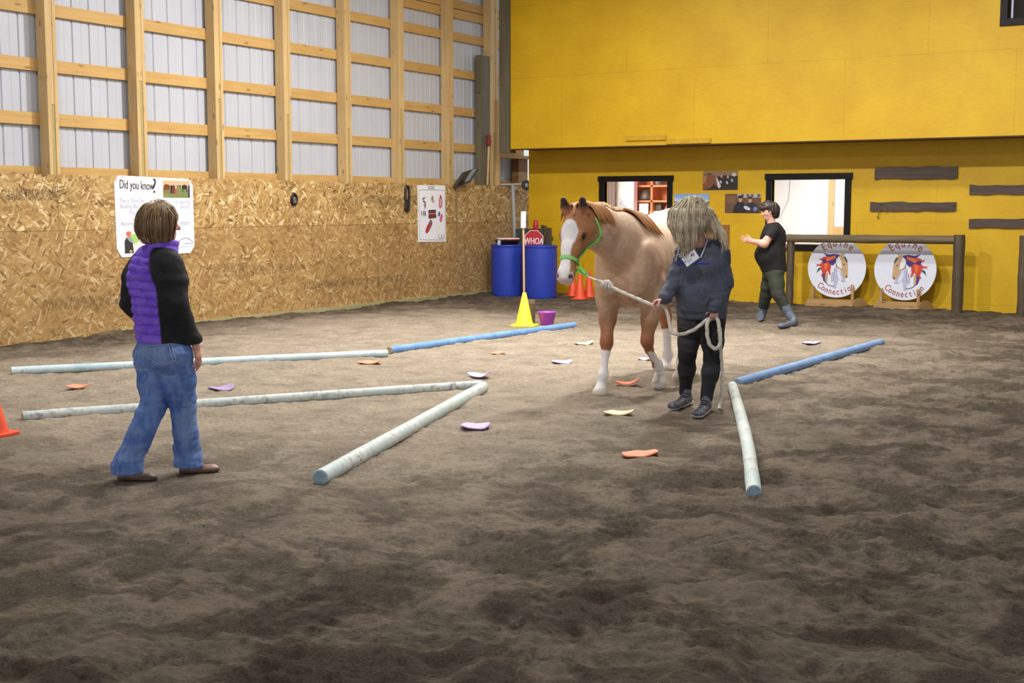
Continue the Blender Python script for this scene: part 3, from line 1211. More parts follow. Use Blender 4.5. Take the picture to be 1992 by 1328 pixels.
pole((22, 719), (753, 685), .041, PM_WHITE, 'pale blue white pole farthest left and back, behind the woman', M_ENDW)
pole((758, 679), (1117, 631), .043, PM_BLUE, 'blue pole lying beyond the pads, ending by the yellow cone', M_ENDW)
pole((44, 807), (934, 746), .042, PM_WORN, 'chipped white pole passing behind the woman\'s knees', M_ENDW)
pole((623, 925), (940, 750), .049, PM_SAND, 'white pole lying slantwise alone in the middle foreground', M_END)
pole((1467, 953), (1425, 748), .043, PM_SAND, 'slightly bent white pole nearest the camera on the right', M_END, bend=(1452, 850))
pole((1434, 742), (1714, 664), .045, PM_BLUE2, 'dusty blue pole on the right running away from the handler', M_END)


# ================================================================== foam floor pads
def pad(px, py, w_px, h_px, colr, ang, kind, lift, label):
    """kidney, oval or strap shaped cut-out of foam about 25 cm long, lying curled on the sand"""
    c = floor_at(px, py, .012)
    s = 2528 / depth(c)
    L = w_px / s / 2
    el = EYE[2] / depth(c)
    W = min(.15, max(.05, (h_px / s - lift * .55) / (2 * el) / {'oval': 1.0, 'kidney': .95, 'strap': .85}[kind]))
    W = min(W, L * 1.1)
    n, m = 26, 6
    ca, sa = math.cos(ang), math.sin(ang)
    top = []
    for i in range(n + 1):
        u = -1 + 2 * i / n
        prof = (1 - abs(u) ** 2.6) ** .5
        cen = {'kidney': .55 * W * (1 - u * u) - .25 * W, 'oval': 0, 'strap': .3 * W * math.sin(u * 2)}[kind]
        hw = W * (prof if kind != 'strap' else (.55 + .45 * prof) * (1 - abs(u) ** 8) ** .5) * {'kidney': .8, 'oval': 1, 'strap': .75}[kind] + .0005
        for j in range(m + 1):
            v = cen + hw * (-1 + 2 * j / m)
            z = lift * (abs(u) ** 2.2) * (1 if u > -.2 else .55) + .004 * math.sin(3 * u + v * 30)
            top.append((u * L, v, z))
    top = np.array(top)
    th = .009
    V = np.vstack([top + (0, 0, th), top])
    R = np.array([[ca, -sa, 0], [sa, ca, 0], [0, 0, 1]])
    # turned so that its long side lies across the view
    B = np.stack([RT, FH, np.array([0, 0, 1.0])], 1)
    V = V @ R.T @ B.T + c
    F = []
    k = m + 1
    N = (n + 1) * k
    for i in range(n):
        for j in range(m):
            q = (i * k + j, (i + 1) * k + j, (i + 1) * k + j + 1, i * k + j + 1)
            F.append(q)
            F.append(tuple(x + N for x in q[::-1]))
    for i in range(n):
        for j in (0, m):
            q = (i * k + j, i * k + j + N, (i + 1) * k + j + N, (i + 1) * k + j)
            F.append(q if j == 0 else q[::-1])
    mb = MB()
    mb.add(V, F, colr, True)
    o = mb.build('foam_pad', painted('foam', .75), loc=(c[0], c[1], 0))
    tag(o, label, 'pad', 'foam pads scattered on the sand')


OR, PU, YE = rgb(255, 156, 122), rgb(206, 184, 240), rgb(252, 228, 170)
pad(153, 753, 46, 16, OR, .15, 'kidney', .028, 'orange foam pad between the two long left poles, left of the woman')
pad(430, 757, 48, 18, rgb(172, 152, 192), .55, 'oval', .035, 'dull purple foam pad just right of the woman\'s thigh')
pad(720, 706, 46, 13, OR, -.25, 'kidney', .02, 'orange foam pad below the joint of the white and blue poles')
pad(968, 687, 30, 6, OR, -.1, 'strap', .01, 'small flat orange foam pad farther right, near the blue pole')
pad(1093, 705, 40, 14, PU, .2, 'oval', .02, 'purple foam pad left of the horse\'s white foreleg')
pad(932, 731, 46, 15, PU, -.15, 'oval', .045, 'purple foam pad at the tip where two white poles meet')
pad(925, 830, 58, 20, PU, .1, 'oval', .02, 'pale purple foam pad lying alone right of the slanted white pole')
pad(1136, 669, 40, 9, YE, .15, 'strap', .03, 'yellow foam pad beyond the horse\'s planted foreleg')
pad(1218, 747, 52, 12, OR, 0, 'kidney', .055, 'orange curled foam pad between the horse\'s front feet')
pad(1203, 805, 60, 12, YE, -.05, 'kidney', .028, 'yellow foam pad in front of the horse')
pad(1245, 884, 72, 20, OR, -.12, 'strap', .015, 'large orange foam pad nearest the camera')
pad(1254, 699, 26, 10, PU, -.2, 'oval', .03, 'purple foam pad half hidden behind the horse\'s lifted foreleg')
pad(1350, 675, 34, 14, OR, -.1, 'oval', .02, 'orange foam pad glimpsed between the handler\'s legs')
pad(1578, 667, 38, 7, PU, -.08, 'strap', .012, 'faded purple foam pad on the far right beyond the blue pole')


# ================================================================== cones, bucket, barrels
def cone(base, h, r, colr, label, bw=1.32, square=True, group=None, rot=.3, name='traffic_cone', band=None):
    t = thing(name, label, 'cone', base, group)
    b = np.array(base, float)
    mt = plain('cone_%d' % int(colr[0] * 999 + colr[1] * 99), colr, .45, 0, .04)
    hw = r * bw
    mb = MB()
    pts = []
    for k in range(4):
        for s in (-.8, .8):
            a = rot + k * PI / 2
            x, y = hw, s * hw * (1 if s > 0 else 1)
            pts.append((x * math.cos(a) - y * math.sin(a), x * math.sin(a) + y * math.cos(a)))
    mb.prism(pts, b + (0, 0, .0), (1, 0, 0), (0, 1, 0), (0, 0, 1), .022)
    mb.build('base_plate', mt, t, bevel=.004)
    MB().lathe(b, [(r * 1.02, .018), (r * .97, .03), (r * .86, .06), (r * .2, h), (r * .17, h + .004), (r * .13, h), (r * .8, .03)], 32).build('cone_body', mt, t)
    return t


cy = floor_at(1020, 634, 0)
cone(cy, .44, .125, rgb(250, 226, 60), 'yellow cone holding a wooden stick with a white card', group='cones in the arena')
t = thing('marker_stick', 'long wooden stick with a white card standing in the yellow cone', 'stick', cy + (0, 0, .06))
topz = at_depth(1018, 413, depth(cy))
MB().tube([cy + (0, 0, .05), (cy + topz) / 2 + (.0, 0, .02), topz - (0, 0, .03)], .0135, 10).build('stick', timber('dowel', rgb(196, 160, 120), rgb(222, 188, 150)), t)
c0, c1 = at_depth(1018, 443, depth(cy) - .02), at_depth(1018.5, 411, depth(cy) - .02)
ax = (RT * .8 - FH * .6)
mb = MB()
mb.obox((c0 + c1) / 2, ax * .037, np.cross(ax, (0, 0, 1)) * .004, (c1 - c0) / 2)
mb.build('card', plain('white_card', rgb(242, 240, 244), .6, 0, .01), t)
b = floor_at(1064, 632, 0)
t = thing('bucket', 'purple bucket on the sand beside the yellow cone', 'bucket', b)
pur = plain('purple_plastic', rgb(172, 74, 204), .4, 0, .03)
MB().lathe(b, [(.001, .004), (.075, .0), (.085, .01), (.118, .165), (.126, .168), (.126, .178), (.115, .178), (.08, .02), (.001, .015)], 28).build('pail', pur, t)
MB().tube([b + np.array((.122 * math.cos(a), .122 * math.sin(a) * .55 - .05 * math.sin(a), .16 - .1 * math.sin(a))) for a in np.linspace(0, PI, 14)], .004, 6).build('handle', plain('grey_wire', rgb(120, 110, 120), .4), t)
a = floor_at(1037, 631, 0)
o = MB().obox(a + np.array((0, 0, .15)) + FH * .22 - RT * .02, RT * .05, (FH * .1 + np.array((0, 0, .02))), (0, 0, .145)).build('leaning_board', plain('brown_board', rgb(92, 76, 56), .8, 0, .1), bevel=.004)
tag(o, 'dark brown board standing between yellow cone and purple bucket', 'board')

oc = rgb(244, 86, 50)
cb = floor_at(-9, 846, 0)
cone(cb, .30, .093, oc, 'orange cone cut off by the left photo edge', group='cones in the arena', rot=.1)
for px, py, lab in ((1114, 575, 'orange cone against the yellow wall, left of the three behind the horse\'s muzzle'), (1128, 578, 'middle orange cone of the three behind the horse\'s muzzle'),
                    (1146, 577, 'orange cone by the horse\'s chest, right of the three at the yellow wall')):
    q = on_plane(px, py, 1, 19.25 if px == 1128 else 19.75)
    q[2] = 0
    cone(q, .46, .10, oc, lab, bw=1.22, group='cones in the arena', rot=.03)

BL = plain('blue_barrel', rgb(42, 66, 176), .42, 0, .04, 6)
for (px, py, x, lab) in ((987, 577, 0, 'left blue plastic barrel, in front of the board wall'), (1052, 581, 0, 'right blue plastic barrel, in front of the yellow wall')):
    b = floor_at(px, py, 0)
    b = b + FH * .26
    b[2] = -.015
    t = thing('barrel', lab, 'barrel', b, 'blue barrels in the corner')
    R = .285
    MB().lathe(b, [(.001, 0), (R * .93, 0), (R * .985, .02), (R * .99, .06), (R, .08), (R * 1.01, .3), (R * 1.015, .46), (R * 1.01, .62), (R, .84), (R * .985, .87), (R * 1.0, .885), (R * 1.0, .915), (R * .96, .92), (R * .9, .9), (.001, .89)], 40).build('drum', BL, t)
    MB().lathe(b + (0, 0, .885), [(R * 1.02, 0), (R * 1.035, .01), (R * 1.035, .026), (R * 1.0, .035), (R * .98, .03)], 40).build('rim', BL, t)
    for s in (-.13, .13):
        MB().lathe(b + (s, .02, .888), [(.001, 0), (.035, 0), (.035, .02), (.02, .022), (.001, .022)], 16).build('bung', BL, t)
    if lab[0] == 'l':
        BAR1 = b
    else:
        BAR2 = b

# things on and behind the barrels
zt = .922
t = thing('feed_pan', 'black rubber pan with a white and red rim lying on the left barrel', 'pan', BAR1 + (0, 0, zt))
MB().lathe(BAR1 + (-.0, 0, zt), [(.001, .0), (.17, 0), (.20, .03), (.23, .075), (.215, .075), (.16, .015), (.001, .012)], 28).build('pan_body', plain('black_rubber', rgb(30, 28, 32), .6), t)
mb = MB()
mb.tube([BAR1 + (.06 + .2 * math.cos(q), -.04 + .2 * math.sin(q), zt + .098) for q in np.linspace(PI, 2 * PI, 16)], .018, 8, rgb(232, 226, 228))
mb.tube([BAR1 + (.06 + .2 * math.cos(q), -.04 + .2 * math.sin(q), zt + .09) for q in np.linspace(PI * 1.55, 2 * PI, 10)], .02, 8, rgb(196, 60, 60))
mb.build('striped_rim', painted('striped_plastic', .5), t)
o = MB().box(BAR1 + (-.03, -.275, zt - .002), BAR1 + (.01, -.238, zt + .075)).build('white_clip', plain('white_plastic', rgb(226, 226, 230), .5))
tag(o, 'small white plastic clip at the front of the left barrel top', 'clip')
gb = np.array([-11.92, 19.9, 0])
t = thing('storage_crate', 'dark grey crate standing on end behind the barrels', 'crate', gb)
MB().box(gb + (-.20, -.15, -.02), gb + (.16, .15, 1.17)).build('crate_body', plain('dark_grey_plastic', rgb(62, 66, 66), .6), t, bevel=.01)
for k in range(4):
    MB().box(gb + (-.2 + .02 + k * .09, -.158, .8), gb + (-.2 + .06 + k * .09, -.15, 1.12)).build('rib', plain('grey_rib', rgb(74, 78, 78), .6), t)

# WHOA sign: red octagon on a short post behind the right barrel
sc = at_depth(1038.5, 466, depth(BAR2) + .33)
t = thing('octagon_sign', 'red octagonal sign with white letters WHOA behind the right barrel', 'sign', sc * np.array([1, 1, 0]))
u = RT * .97 - FH * .12
u[2] = -.03
u /= np.linalg.norm(u)
v = np.array((.03, 0, 1.0))
v = v - u * v.dot(u)
v /= np.linalg.norm(v)
w = np.cross(u, v)
oct_ = [(.165 / math.cos(PI / 8) * math.cos(a), .165 / math.cos(PI / 8) * math.sin(a)) for a in np.arange(8) * PI / 4 + PI / 8]
mb = MB().prism(oct_, sc - w * .012, u, v, w, .012, rgb(226, 214, 214))
mb.build('sign_plate', painted('sign_paint', .4), t)
bd = Board(sc, u, v, w)
bd.poly([(x * .93, y * .93) for x, y in oct_], rgb(192, 36, 44))
bd.text('WHOA', 0, -.075, .155, rgb(240, 236, 236), .66, 0, .002)
bd.mb.build('sign_face', painted('sign_paint', .4), t)
MB().tube([sc - w * .03 + (0, 0, -sc[2]), sc - w * .03], .015, 8).build('sign_post', M_TAN, t)

# pallet slats and a red handle behind the sign
x0 = BAR2 + (-.20, .46, 0)
t = thing('slatted_frame', 'weathered brown slatted wooden frame leaning on the yellow wall behind the sign', 'frame', x0)
z1 = at_depth(1045, 436, depth(x0))[2]
for k in range(4):
    MB().box(x0 + (-.07 + k * .055, 0, 0), x0 + (-.025 + k * .055, .03, z1 + .01 * (k % 2) - .02 * k)).build('slat', M_LOGPOST, t)
MB().box(x0 + (-.08, .03, .98), x0 + (.16, .05, 1.05)).build('cross_rail', M_LOGPOST, t)
x1 = BAR2 + (-.37, .46, 0)
t = thing('red_handled_tool', 'tool with a chunky red grip standing behind the barrels', 'tool', x1)
z1 = at_depth(1029, 426, depth(x1))[2]
MB().tube([x1, x1 + (0, 0, z1 - .18)], .014, 8).build('shaft', plain('grey_metal', rgb(140, 140, 142), .35, .7), t)
MB().lathe(x1 + (0, 0, z1 - .2), [(.012, 0), (.045, .02), (.05, .12), (.035, .19), (.02, .2), (.001, .2)], 14).build('grip', plain('red_grip', rgb(196, 54, 58), .5), t)

# upside-down metal T bar with a wheel
q = np.array([-12.3, 20.15, 0])
D = depth(q)
tp = at_depth(997, 358, D)
bt = at_depth(1006, 560, D)
t = thing('wheeled_bar', 'silver T-shaped metal bar with a small wheel standing in the corner', 'bar', bt * np.array([1, 1, 0]))
steel = plain('galvanised_tube', rgb(178, 182, 186), .35, .3, .04)
MB().tube([bt * np.array([1, 1, 0]), tp], .032, 14).build('upright_tube', steel, t)
a, b = at_depth(972, 359, D), at_depth(1016, 358, D)
MB().tube([a, b], .019, 12).build('cross_bar', steel, t)
wc = at_depth(1023.5, 360, D - .03)
ax = -FH * .85 + RT * .5
MB().lathe(wc - ax * .025, [(.04, 0), (.075, .0), (.09, .012), (.09, .04), (.075, .052), (.04, .05)], 28, axis=ax).build('tyre', plain('dark_tyre', rgb(66, 64, 68), .7), t)
MB().lathe(wc - ax * .015, [(.001, .0), (.05, 0), (.055, .03), (.02, .038), (.001, .038)], 24, axis=ax).build('wheel_hub', plain('pale_hub', rgb(176, 180, 200), .4), t)

# ================================================================== fittings on the board wall
WX = XL - .001


def wall_l(px, py):
    return on_plane(px, py, 0, WX)


p = wall_l(570.5, 388)
t = thing('iron_ring', 'black oval iron ring hung on the strand board', 'ring', p)
iron = plain('dark_iron', rgb(44, 42, 42), .45, .6)
MB().tube([p + (.02, .055 * math.cos(a), .075 * math.sin(a)) for a in np.linspace(0, 2 * PI, 28, endpoint=False)], .017, 10, closed=True).build('ring_body', iron, t)
MB().tube([p + (.03, .022 * math.cos(a), .04 * math.sin(a) - .005) for a in np.linspace(0, 2 * PI, 20, endpoint=False)], .007, 8, closed=True).build('inner_link', plain('steel_link', rgb(150, 146, 140), .35, .6), t)
MB().box(p + (0, -.012, .06), p + (.02, .012, .10)).build('staple', iron, t)
p = wall_l(790, 386)
t = thing('metal_loop', 'elongated dark metal loop hung on the strand board', 'loop', p)
pts = []
for a in np.linspace(0, 2 * PI, 40, endpoint=False):
    pts.append(p + (.025, .052 * math.cos(a), .185 * math.copysign(1, math.sin(a)) * (abs(math.sin(a)) > .001) * (.72 + .28 * abs(math.sin(a))) if abs(math.sin(a)) > .3 else .6 * .185 * math.sin(a) / .3 * 1.34 * .5))
straight = [p + (.025, .05, z) for z in np.linspace(-.15, .15, 9)] + [p + (.025, .05 * math.cos(a), .15 + .05 * math.sin(a)) for a in np.linspace(0, PI, 12)[1:-1]] + \
           [p + (.025, -.05, z) for z in np.linspace(.15, -.15, 9)] + [p + (.025, .05 * math.cos(a), -.15 + .05 * math.sin(a)) for a in np.linspace(PI, 2 * PI, 12)[1:-1]]
MB().tube(straight, .019, 12, closed=True).build('loop_body', plain('gun_metal', rgb(74, 72, 74), .3, .8), t)
MB().box(p + (0, -.012, .17), p + (.03, .012, .215)).build('staple', iron, t)
MB().box(p + (.008, -.03, -.16), p + (.03, .03, -.02)).build('inner_bar', plain('dark_bar', rgb(46, 44, 46), .4, .4), t)

# manure scoop hung head up
t = thing('stable_scoop', 'long handled grey metal scoop hung head up on the wall', 'scoop', wall_l(888, 505))
a, b = wall_l(885.5, 352), wall_l(889.5, 507)
a[0] += .03
b[0] += .012
MB().tube([a, (a + b) / 2, b], .013, 10).build('handle', timber('grey_handle', rgb(128, 104, 78), rgb(160, 134, 100)), t)
mb = MB()
c = (wall_l(895, 344)) + (.10, 0, 0)
g = plain('grey_scoop', rgb(78, 80, 76), .35, .5)
ux = np.array((.02, .19, .045))
uz = np.array((.05, .06, .11))
un = np.cross(ux, uz)
un = un / np.linalg.norm(un)
mb.obox(c, ux, uz, un * .004)
mb.obox(c - uz + un * .03, ux, un * .03, uz * .04)
mb.obox(c - ux + un * .03, uz, un * .03, ux * .02)
mb.obox(c + ux + un * .03, uz, un * .03, ux * .02)
mb.build('scoop_pan', g, t)
mb = MB()
for k in (0, 1, 2):
    s = c + ux * (.55 + .2 * k) + un * .012
    mb.obox(s, uz * .95, ux * .03, un * .004)
mb.build('pale_ridge', plain('pale_ridges', rgb(200, 204, 206), .3, .4), t)
MB().tube([a, c - uz * .6 - ux * .4], .018, 10).build('socket', g, t)

t = thing('red_topped_stick', 'pale wooden stick with a red wrapped end leaning on the corner post', 'stick', (-12.46, 19.5, 1.94))
a, b = on_plane(948, 360, 0, -12.48), on_plane(951, 283, 0, -12.48)
MB().tube([a, b], .022, 8).build('stick', M_POST, t)
MB().lathe(b - (0, 0, .02), [(.02, 0), (.042, .03), (.045, .09), (.03, .15), (.05, .19), (.001, .21)], 10).build('red_wrap', plain('dark_red_cloth', rgb(140, 44, 54), .8), t)

# ---- large white poster: a board with clipped corners
W_, H_ = 1.295, .99
o0 = wall_l(302, 420) + (.0107, 0, 0)
t = thing('poster', 'large white poster with clipped corners reading Did you know, behind the woman', 'poster', o0)
hx, hy, k = .655, .485, .085
ply = [(-hx + k, -hy - .02), (hx - k, -hy), (hx, -hy + k), (hx - .005, hy - k), (hx - k, hy - .01), (-hx + k * .8, hy + .015), (-hx, hy - k), (-hx + .01, -hy + k)]
U_, V_, N_ = np.array((0, 1.0, 0)), np.array((0, 0, 1.0)), np.array((1.0, 0, 0))
MB().prism(ply, o0 - N_ * .01, U_, V_, N_, .01).build('poster_board', plain('poster_white', rgb(240, 242, 250), .5, 0, .005), t)
bd = Board(o0, U_, V_, N_)
pink, ink, blu = rgb(60, 40, 50), rgb(52, 44, 52), rgb(150, 150, 180)


def lp(px, py):
    q = on_plane(px, py, 0, o0[0])
    return (q[1] - o0[1], q[2] - o0[2])


x, y = lp(266, 368)
bd.text('Did you know', x, y, .155, ink, .62, -.03, .002)
for ch, px in (('Did', 241), ('you', 265), ('know', 289)):
    pass
x, y = lp(300.5, 375)
bd.text('?', x, y, .26, ink, .8, 0, .003)
bd.mb.build('poster_title', painted('print', .5), t)
bd = Board(o0, U_, V_, N_)
for s, px, py, sz in (('This is Only Cer', 257, 394, .075), ('d Learning', 356, 396, .075), ('Building Bloc', 253, 405, .075), ('World', 360, 406, .075), ('Fun,', 258, 417, .075), ('an', 262, 429, .075), ('Become an', 252, 438.5, .075), ('ditator!', 361, 437, .075)):
    x, y = lp(px, py)
    bd.text(s, x, y, sz, blu, .8 if sz > .07 else 1)
    bd.mb.build('text_line', painted('print', .5), t)
    bd = Board(o0, U_, V_, N_)
x, y = lp(366, 475)
bd.text('Connection', x, y, .05, rgb(120, 120, 170), .8)
bd.line([lp(348 + i * 2.3, 470 - 8 * math.sin(i / 12 * PI) * (1 - .25 * i / 12)) for i in range(13)], .008, rgb(120, 120, 140))
bd.line([lp(350, 480), lp(376, 479)], .010, rgb(190, 190, 214))
bd.mb.build('poster_logo', painted('print', .5), t)
bd = Board(o0, U_, V_, N_)
# picture of horses and people in an arena
x0, y0 = lp(317.5, 384.5)
x1, y1 = lp(368.5, 352)
dx, dy = x1 - x0, y1 - y0


def A(u, v):
    return (x0 + u * dx, y0 + v * dy)


bd.rect(x0, y0, x1, y1, rgb(206, 178, 138))
bd.rect(x0, y0, x1, y0 + dy * .55, rgb(122, 134, 84))
bd.poly([A(0, 0), A(.3, 0), A(.02, .2), A(0, .22)], rgb(150, 140, 100))
bd.blob(*A(.14, .62), dx * .12, dy * .17, rgb(128, 62, 34))
bd.poly([A(.05, .75), A(.02, .42), A(.09, .42), A(.10, .7)], rgb(128, 62, 34))
for q in (.07, .13, .21):
    bd.rect(*A(q, .26), *A(q + .03, .5), rgb(150, 96, 70))
for q, c in ((.31, rgb(40, 44, 54)), (.40, rgb(110, 50, 50))):
    bd.poly([A(q - .035, .25), A(q + .035, .25), A(q + .045, .72), A(q - .045, .72)], c)
    bd.blob(*A(q, .78), dx * .028, dy * .05, rgb(210, 160, 130))
bd.blob(*A(.47, .35), dx * .055, dy * .1, rgb(214, 70, 50))
bd.blob(*A(.8, .64), dx * .11, dy * .13, rgb(44, 40, 44))
bd.rect(*A(.72, .35), *A(.75, .6), rgb(44, 40, 44))
bd.rect(*A(.86, .35), *A(.89, .6), rgb(60, 54, 54))
bd.poly([A(.93, .05), A(1, .05), A(1, .8), A(.94, .7)], rgb(76, 50, 96))
for q in (.52, .58, .63):
    bd.rect(*A(q, .55), *A(q + .03, .75), rgb(70, 70, 76))
bd.mb.build('horse_picture', painted('print', .5), t)
bd = Board(o0, U_, V_, N_)
# picture of a person with a green ball
x0, y0 = lp(243, 493)
x1, y1 = lp(276, 446)
dx, dy = x1 - x0, y1 - y0
bd.rect(x0, y0, x1, y1, rgb(226, 224, 222))
bd.blob(*A(.52, .60), dx * .3, dy * .2, rgb(166, 208, 112))
bd.poly([A(0, 0), A(.5, 0), A(.45, .5), A(.28, .72), A(.1, .66), A(0, .5)], rgb(52, 50, 56))
bd.poly([A(.14, .62), A(.26, .76), A(.52, .5), A(.44, .42), A(.3, .5)], rgb(156, 158, 164))
bd.blob(*A(.24, .82), dx * .15, dy * .11, rgb(214, 110, 100))
bd.blob(*A(.34, .08), dx * .08, dy * .06, rgb(200, 160, 150))
bd.mb.build('ball_picture', painted('print', .5), t)

# ---- small white poster with hoof pictures
o0 = wall_l(840, 415) + (.0095, 0, 0)
t = thing('poster', 'small upright white poster with hoof pictures on the board wall', 'poster', o0)
q = [lp(812.5, 360), lp(866, 360.5), lp(868, 470), lp(814, 470.5)]
MB().prism(q, o0 - N_ * .008, U_, V_, N_, .008).build('poster_board', plain('poster_white', rgb(240, 242, 250), .5, 0, .005), t)
bd = Board(o0, U_, V_, N_)
fr = [lp(814.5, 371), lp(817, 369.5), lp(862, 370), lp(865, 372.5), lp(866, 464), lp(864, 467), lp(819, 466), lp(816.5, 464)]
bd.line(fr + [fr[0]], .006, rgb(70, 70, 84))
for k in range(5):
    bd.rect(*lp(833 + k * 2.5, 364.5), *lp(834.6 + k * 2.5, 362 + (k % 2)), rgb(90, 70, 76))
    bd.rect(*lp(833 + k * 2.5, 367.8), *lp(835 + k * 2.5, 366.2), rgb(120, 110, 116))
c1, c2, c3 = rgb(70, 70, 104), rgb(196, 96, 110), rgb(150, 132, 120)
for px, py, a, c in ((824, 386, .4, c1), (825, 392, -.3, c1), (826, 397, .7, c2), (827, 401, 1.3, c1)):
    bd.blob(*lp(px, py), .045, .014, c, rot=a)
bd.blob(*lp(841, 387), .03, .055, c3)
bd.blob(*lp(843, 391), .035, .03, rgb(200, 186, 170))
for px in (855, 859):
    bd.blob(*lp(px, 394), .022, .09, rgb(206, 120, 130))
bd.blob(*lp(857, 383), .024, .035, rgb(150, 84, 110))
bd.blob(*lp(856, 402), .02, .03, rgb(204, 70, 84))
bd.poly([lp(833, 408.5), lp(847.5, 407.5), lp(848.5, 423.5), lp(833.5, 425.5)], rgb(116, 50, 58))
bd.poly([lp(833, 408.5), lp(847.5, 407.5), lp(847.8, 412.5), lp(833.2, 413)], rgb(84, 56, 84))
bd.line([lp(833.5, 416), lp(848, 415)], .014, rgb(200, 150, 150))
for px, c in ((820, c3), (824, c1), (827, rgb(50, 50, 66))):
    bd.blob(*lp(px, 415), .013, .05, c, rot=.2)
bd.blob(*lp(854, 416), .03, .045, rgb(96, 96, 150), rot=-.4)
bd.blob(*lp(858, 424), .04, .075, rgb(214, 110, 140), rot=-.3)
bd.blob(*lp(837, 435), .05, .07, rgb(104, 116, 130), rot=-.5)
bd.blob(*lp(833, 443), .05, .11, rgb(176, 62, 72), rot=-.7)
bd.line([lp(856 + 3 * math.cos(a), 459 + 5 * math.sin(a)) for a in np.linspace(-.3, 4, 12)], .007, rgb(60, 60, 76))
bd.line([lp(861 + 2.5 * math.cos(a), 458 + 5 * math.sin(a)) for a in np.linspace(-.5, 3.6, 12)], .007, rgb(60, 60, 76))
bd.mb.build('poster_print', painted('print', .5), t)

# ================================================================== on the yellow wall
def bw(px, py):
    return on_plane(px, py, 1, YB)


def plank(p0, p1, lab, x1=None, seed=0):
    a, b = bw(*p0), bw(*p1)
    xa, xb = a[0], (x1 if x1 else b[0])
    za, zb = a[2], b[2]
    n = 24
    up = [(xa + (xb - xa) * i / n, za + .02 * (vnoise2(np.array([i * .45 + seed]), np.array([1.]), 5)[0] - .5)) for i in range(n + 1)]
    dn = [(xa + (xb - xa) * i / n, zb + .024 * (vnoise2(np.array([i * .45 + seed]), np.array([7.]), 5)[0] - .5)) for i in range(n + 1)]
    mb = MB()
    vs = []
    for (x, z), (x2, z2) in zip(up, dn):
        for yy in (YB - .035, YB - .001):
            vs += [(x, yy, z), (x2, yy, z2)]
    fs = []
    for i in range(n):
        q = i * 4
        r = q + 4
        fs += [(q, q + 1, r + 1, r), (q + 2, r + 2, r + 3, q + 3), (q, r, r + 2, q + 2), (q + 1, q + 3, r + 3, r + 1)]
    fs += [(0, 2, 3, 1), (n * 4, n * 4 + 1, n * 4 + 3, n * 4 + 2)]
    mb.add(vs, fs)
    o = mb.build('wall_plank', M_OLDWOOD)
    tag(o, lab, 'plank', 'rough planks on the yellow wall')
    return o


plank((1703, 326), (1863, 347), 'rough dark plank on the yellow wall, upper of the left pair', seed=1)
plank((1694, 393), (1860, 410), 'rough dark plank with a hook, lower of the left pair', seed=5)
plank((1887, 360), (1992, 377), 'rough dark plank cut by the photo edge, upper right one', -3.0, seed=9)
plank((1886, 425), (1992, 443), 'rough dark plank cut by the photo edge, lower right one', -3.0, seed=14)
p = bw(1718, 400) + (0, -.04, 0)
t = thing('hanging_hook', 'small wire hook and strings hanging on the lower left plank', 'hook', p)
wire = plain('brown_wire', rgb(120, 100, 66), .5)
MB().tube([p + (-.028, 0, .0), p + (-.028, -.01, .035), p + (.028, -.01, .035), p + (.028, 0, 0), p + (.03, 0, -.05)], .006, 6).build('wire_loop', wire, t)
MB().tube([p + (-.025, 0, 0), p + (-.04, -.005, -.08), p + (-.065, 0, -.17)], .006, 6).build('string', wire, t)
MB().tube([p + (.025, 0, -.02), p + (.045, 0, -.07), p + (.065, 0, -.11)], .007, 6).build('string', wire, t)
MB().lathe(p + (-.065, 0, -.195), [(.001, 0), (.014, .008), (.012, .03), (.001, .034)], 10).build('bead', wire, t)


def print_board(p0, p1, lab):
    a, b = bw(*p0), bw(*p1)
    c = (a + b) / 2
    c[1] = YB - .008
    hw, hh = abs(b[0] - a[0]) / 2, abs(b[2] - a[2]) / 2
    t = thing('photo_print', lab, 'photograph', c, 'photo prints on the yellow wall')
    MB().box(c + (-hw, 0, -hh), c + (hw, .007, hh)).build('backing', plain('print_backing', rgb(60, 52, 48), .5), t)
    bd = Board(c, (1, 0, 0), (0, 0, 1), (0, -1, 0))
    return t, bd, (lambda u, v: (-hw + 2 * hw * u, -hh + 2 * hh * v)), hw * 2, hh * 2


PR = painted('print', .5)
t, bd, A, dx, dy = print_board((1368, 333), (1435, 369), 'photo print of a brown horse head, upper one of three')
bd.rect(*A(0, 0), *A(1, 1), rgb(44, 40, 42))
bd.poly([A(0, 1), A(1, 1), A(1, .72), A(.6, .78), A(.4, .7), A(.2, .9), A(0, .8)], rgb(146, 118, 88))
bd.poly([A(0, .78), A(.25, .84), A(.4, .7), A(.46, .45), A(.53, .2), A(.47, .06), A(.40, .2), A(.3, .3), A(.22, .1), A(0, .02)], rgb(136, 84, 54))
bd.poly([A(.38, .72), A(.45, .5), A(.53, .2), A(.47, .06), A(.42, .25)], rgb(226, 216, 214))
bd.poly([A(.0, .78), A(.12, .8), A(.08, .4), A(0, .3)], rgb(176, 122, 86))
for u, v in ((.52, .42), (.7, .38), (.84, .5)):
    bd.blob(*A(u, v), dx * .025, dy * .09, rgb(206, 206, 214), rot=.4)
    bd.blob(*A(u + .02, v + .3), dx * .035, dy * .08, rgb(190, 150, 126))
bd.blob(*A(.9, .8), dx * .06, dy * .1, rgb(206, 200, 190))
bd.mb.build('picture', PR, t)
t, bd, A, dx, dy = print_board((1312, 377), (1379, 414), 'photo print of a sandy field under blue sky, behind the handler\'s head')
bd.rect(*A(0, 0), *A(1, 1), rgb(150, 122, 92))
bd.rect(*A(0, .6), *A(1, 1), rgb(140, 174, 218))
bd.poly([A(0, .6), A(1, .6), A(1, .68), A(.7, .78), A(.3, .7), A(0, .8)], rgb(190, 208, 230))
bd.rect(*A(.62, .52), *A(1, .6), rgb(70, 64, 66))
bd.rect(*A(0, .54), *A(.3, .6), rgb(80, 80, 70))
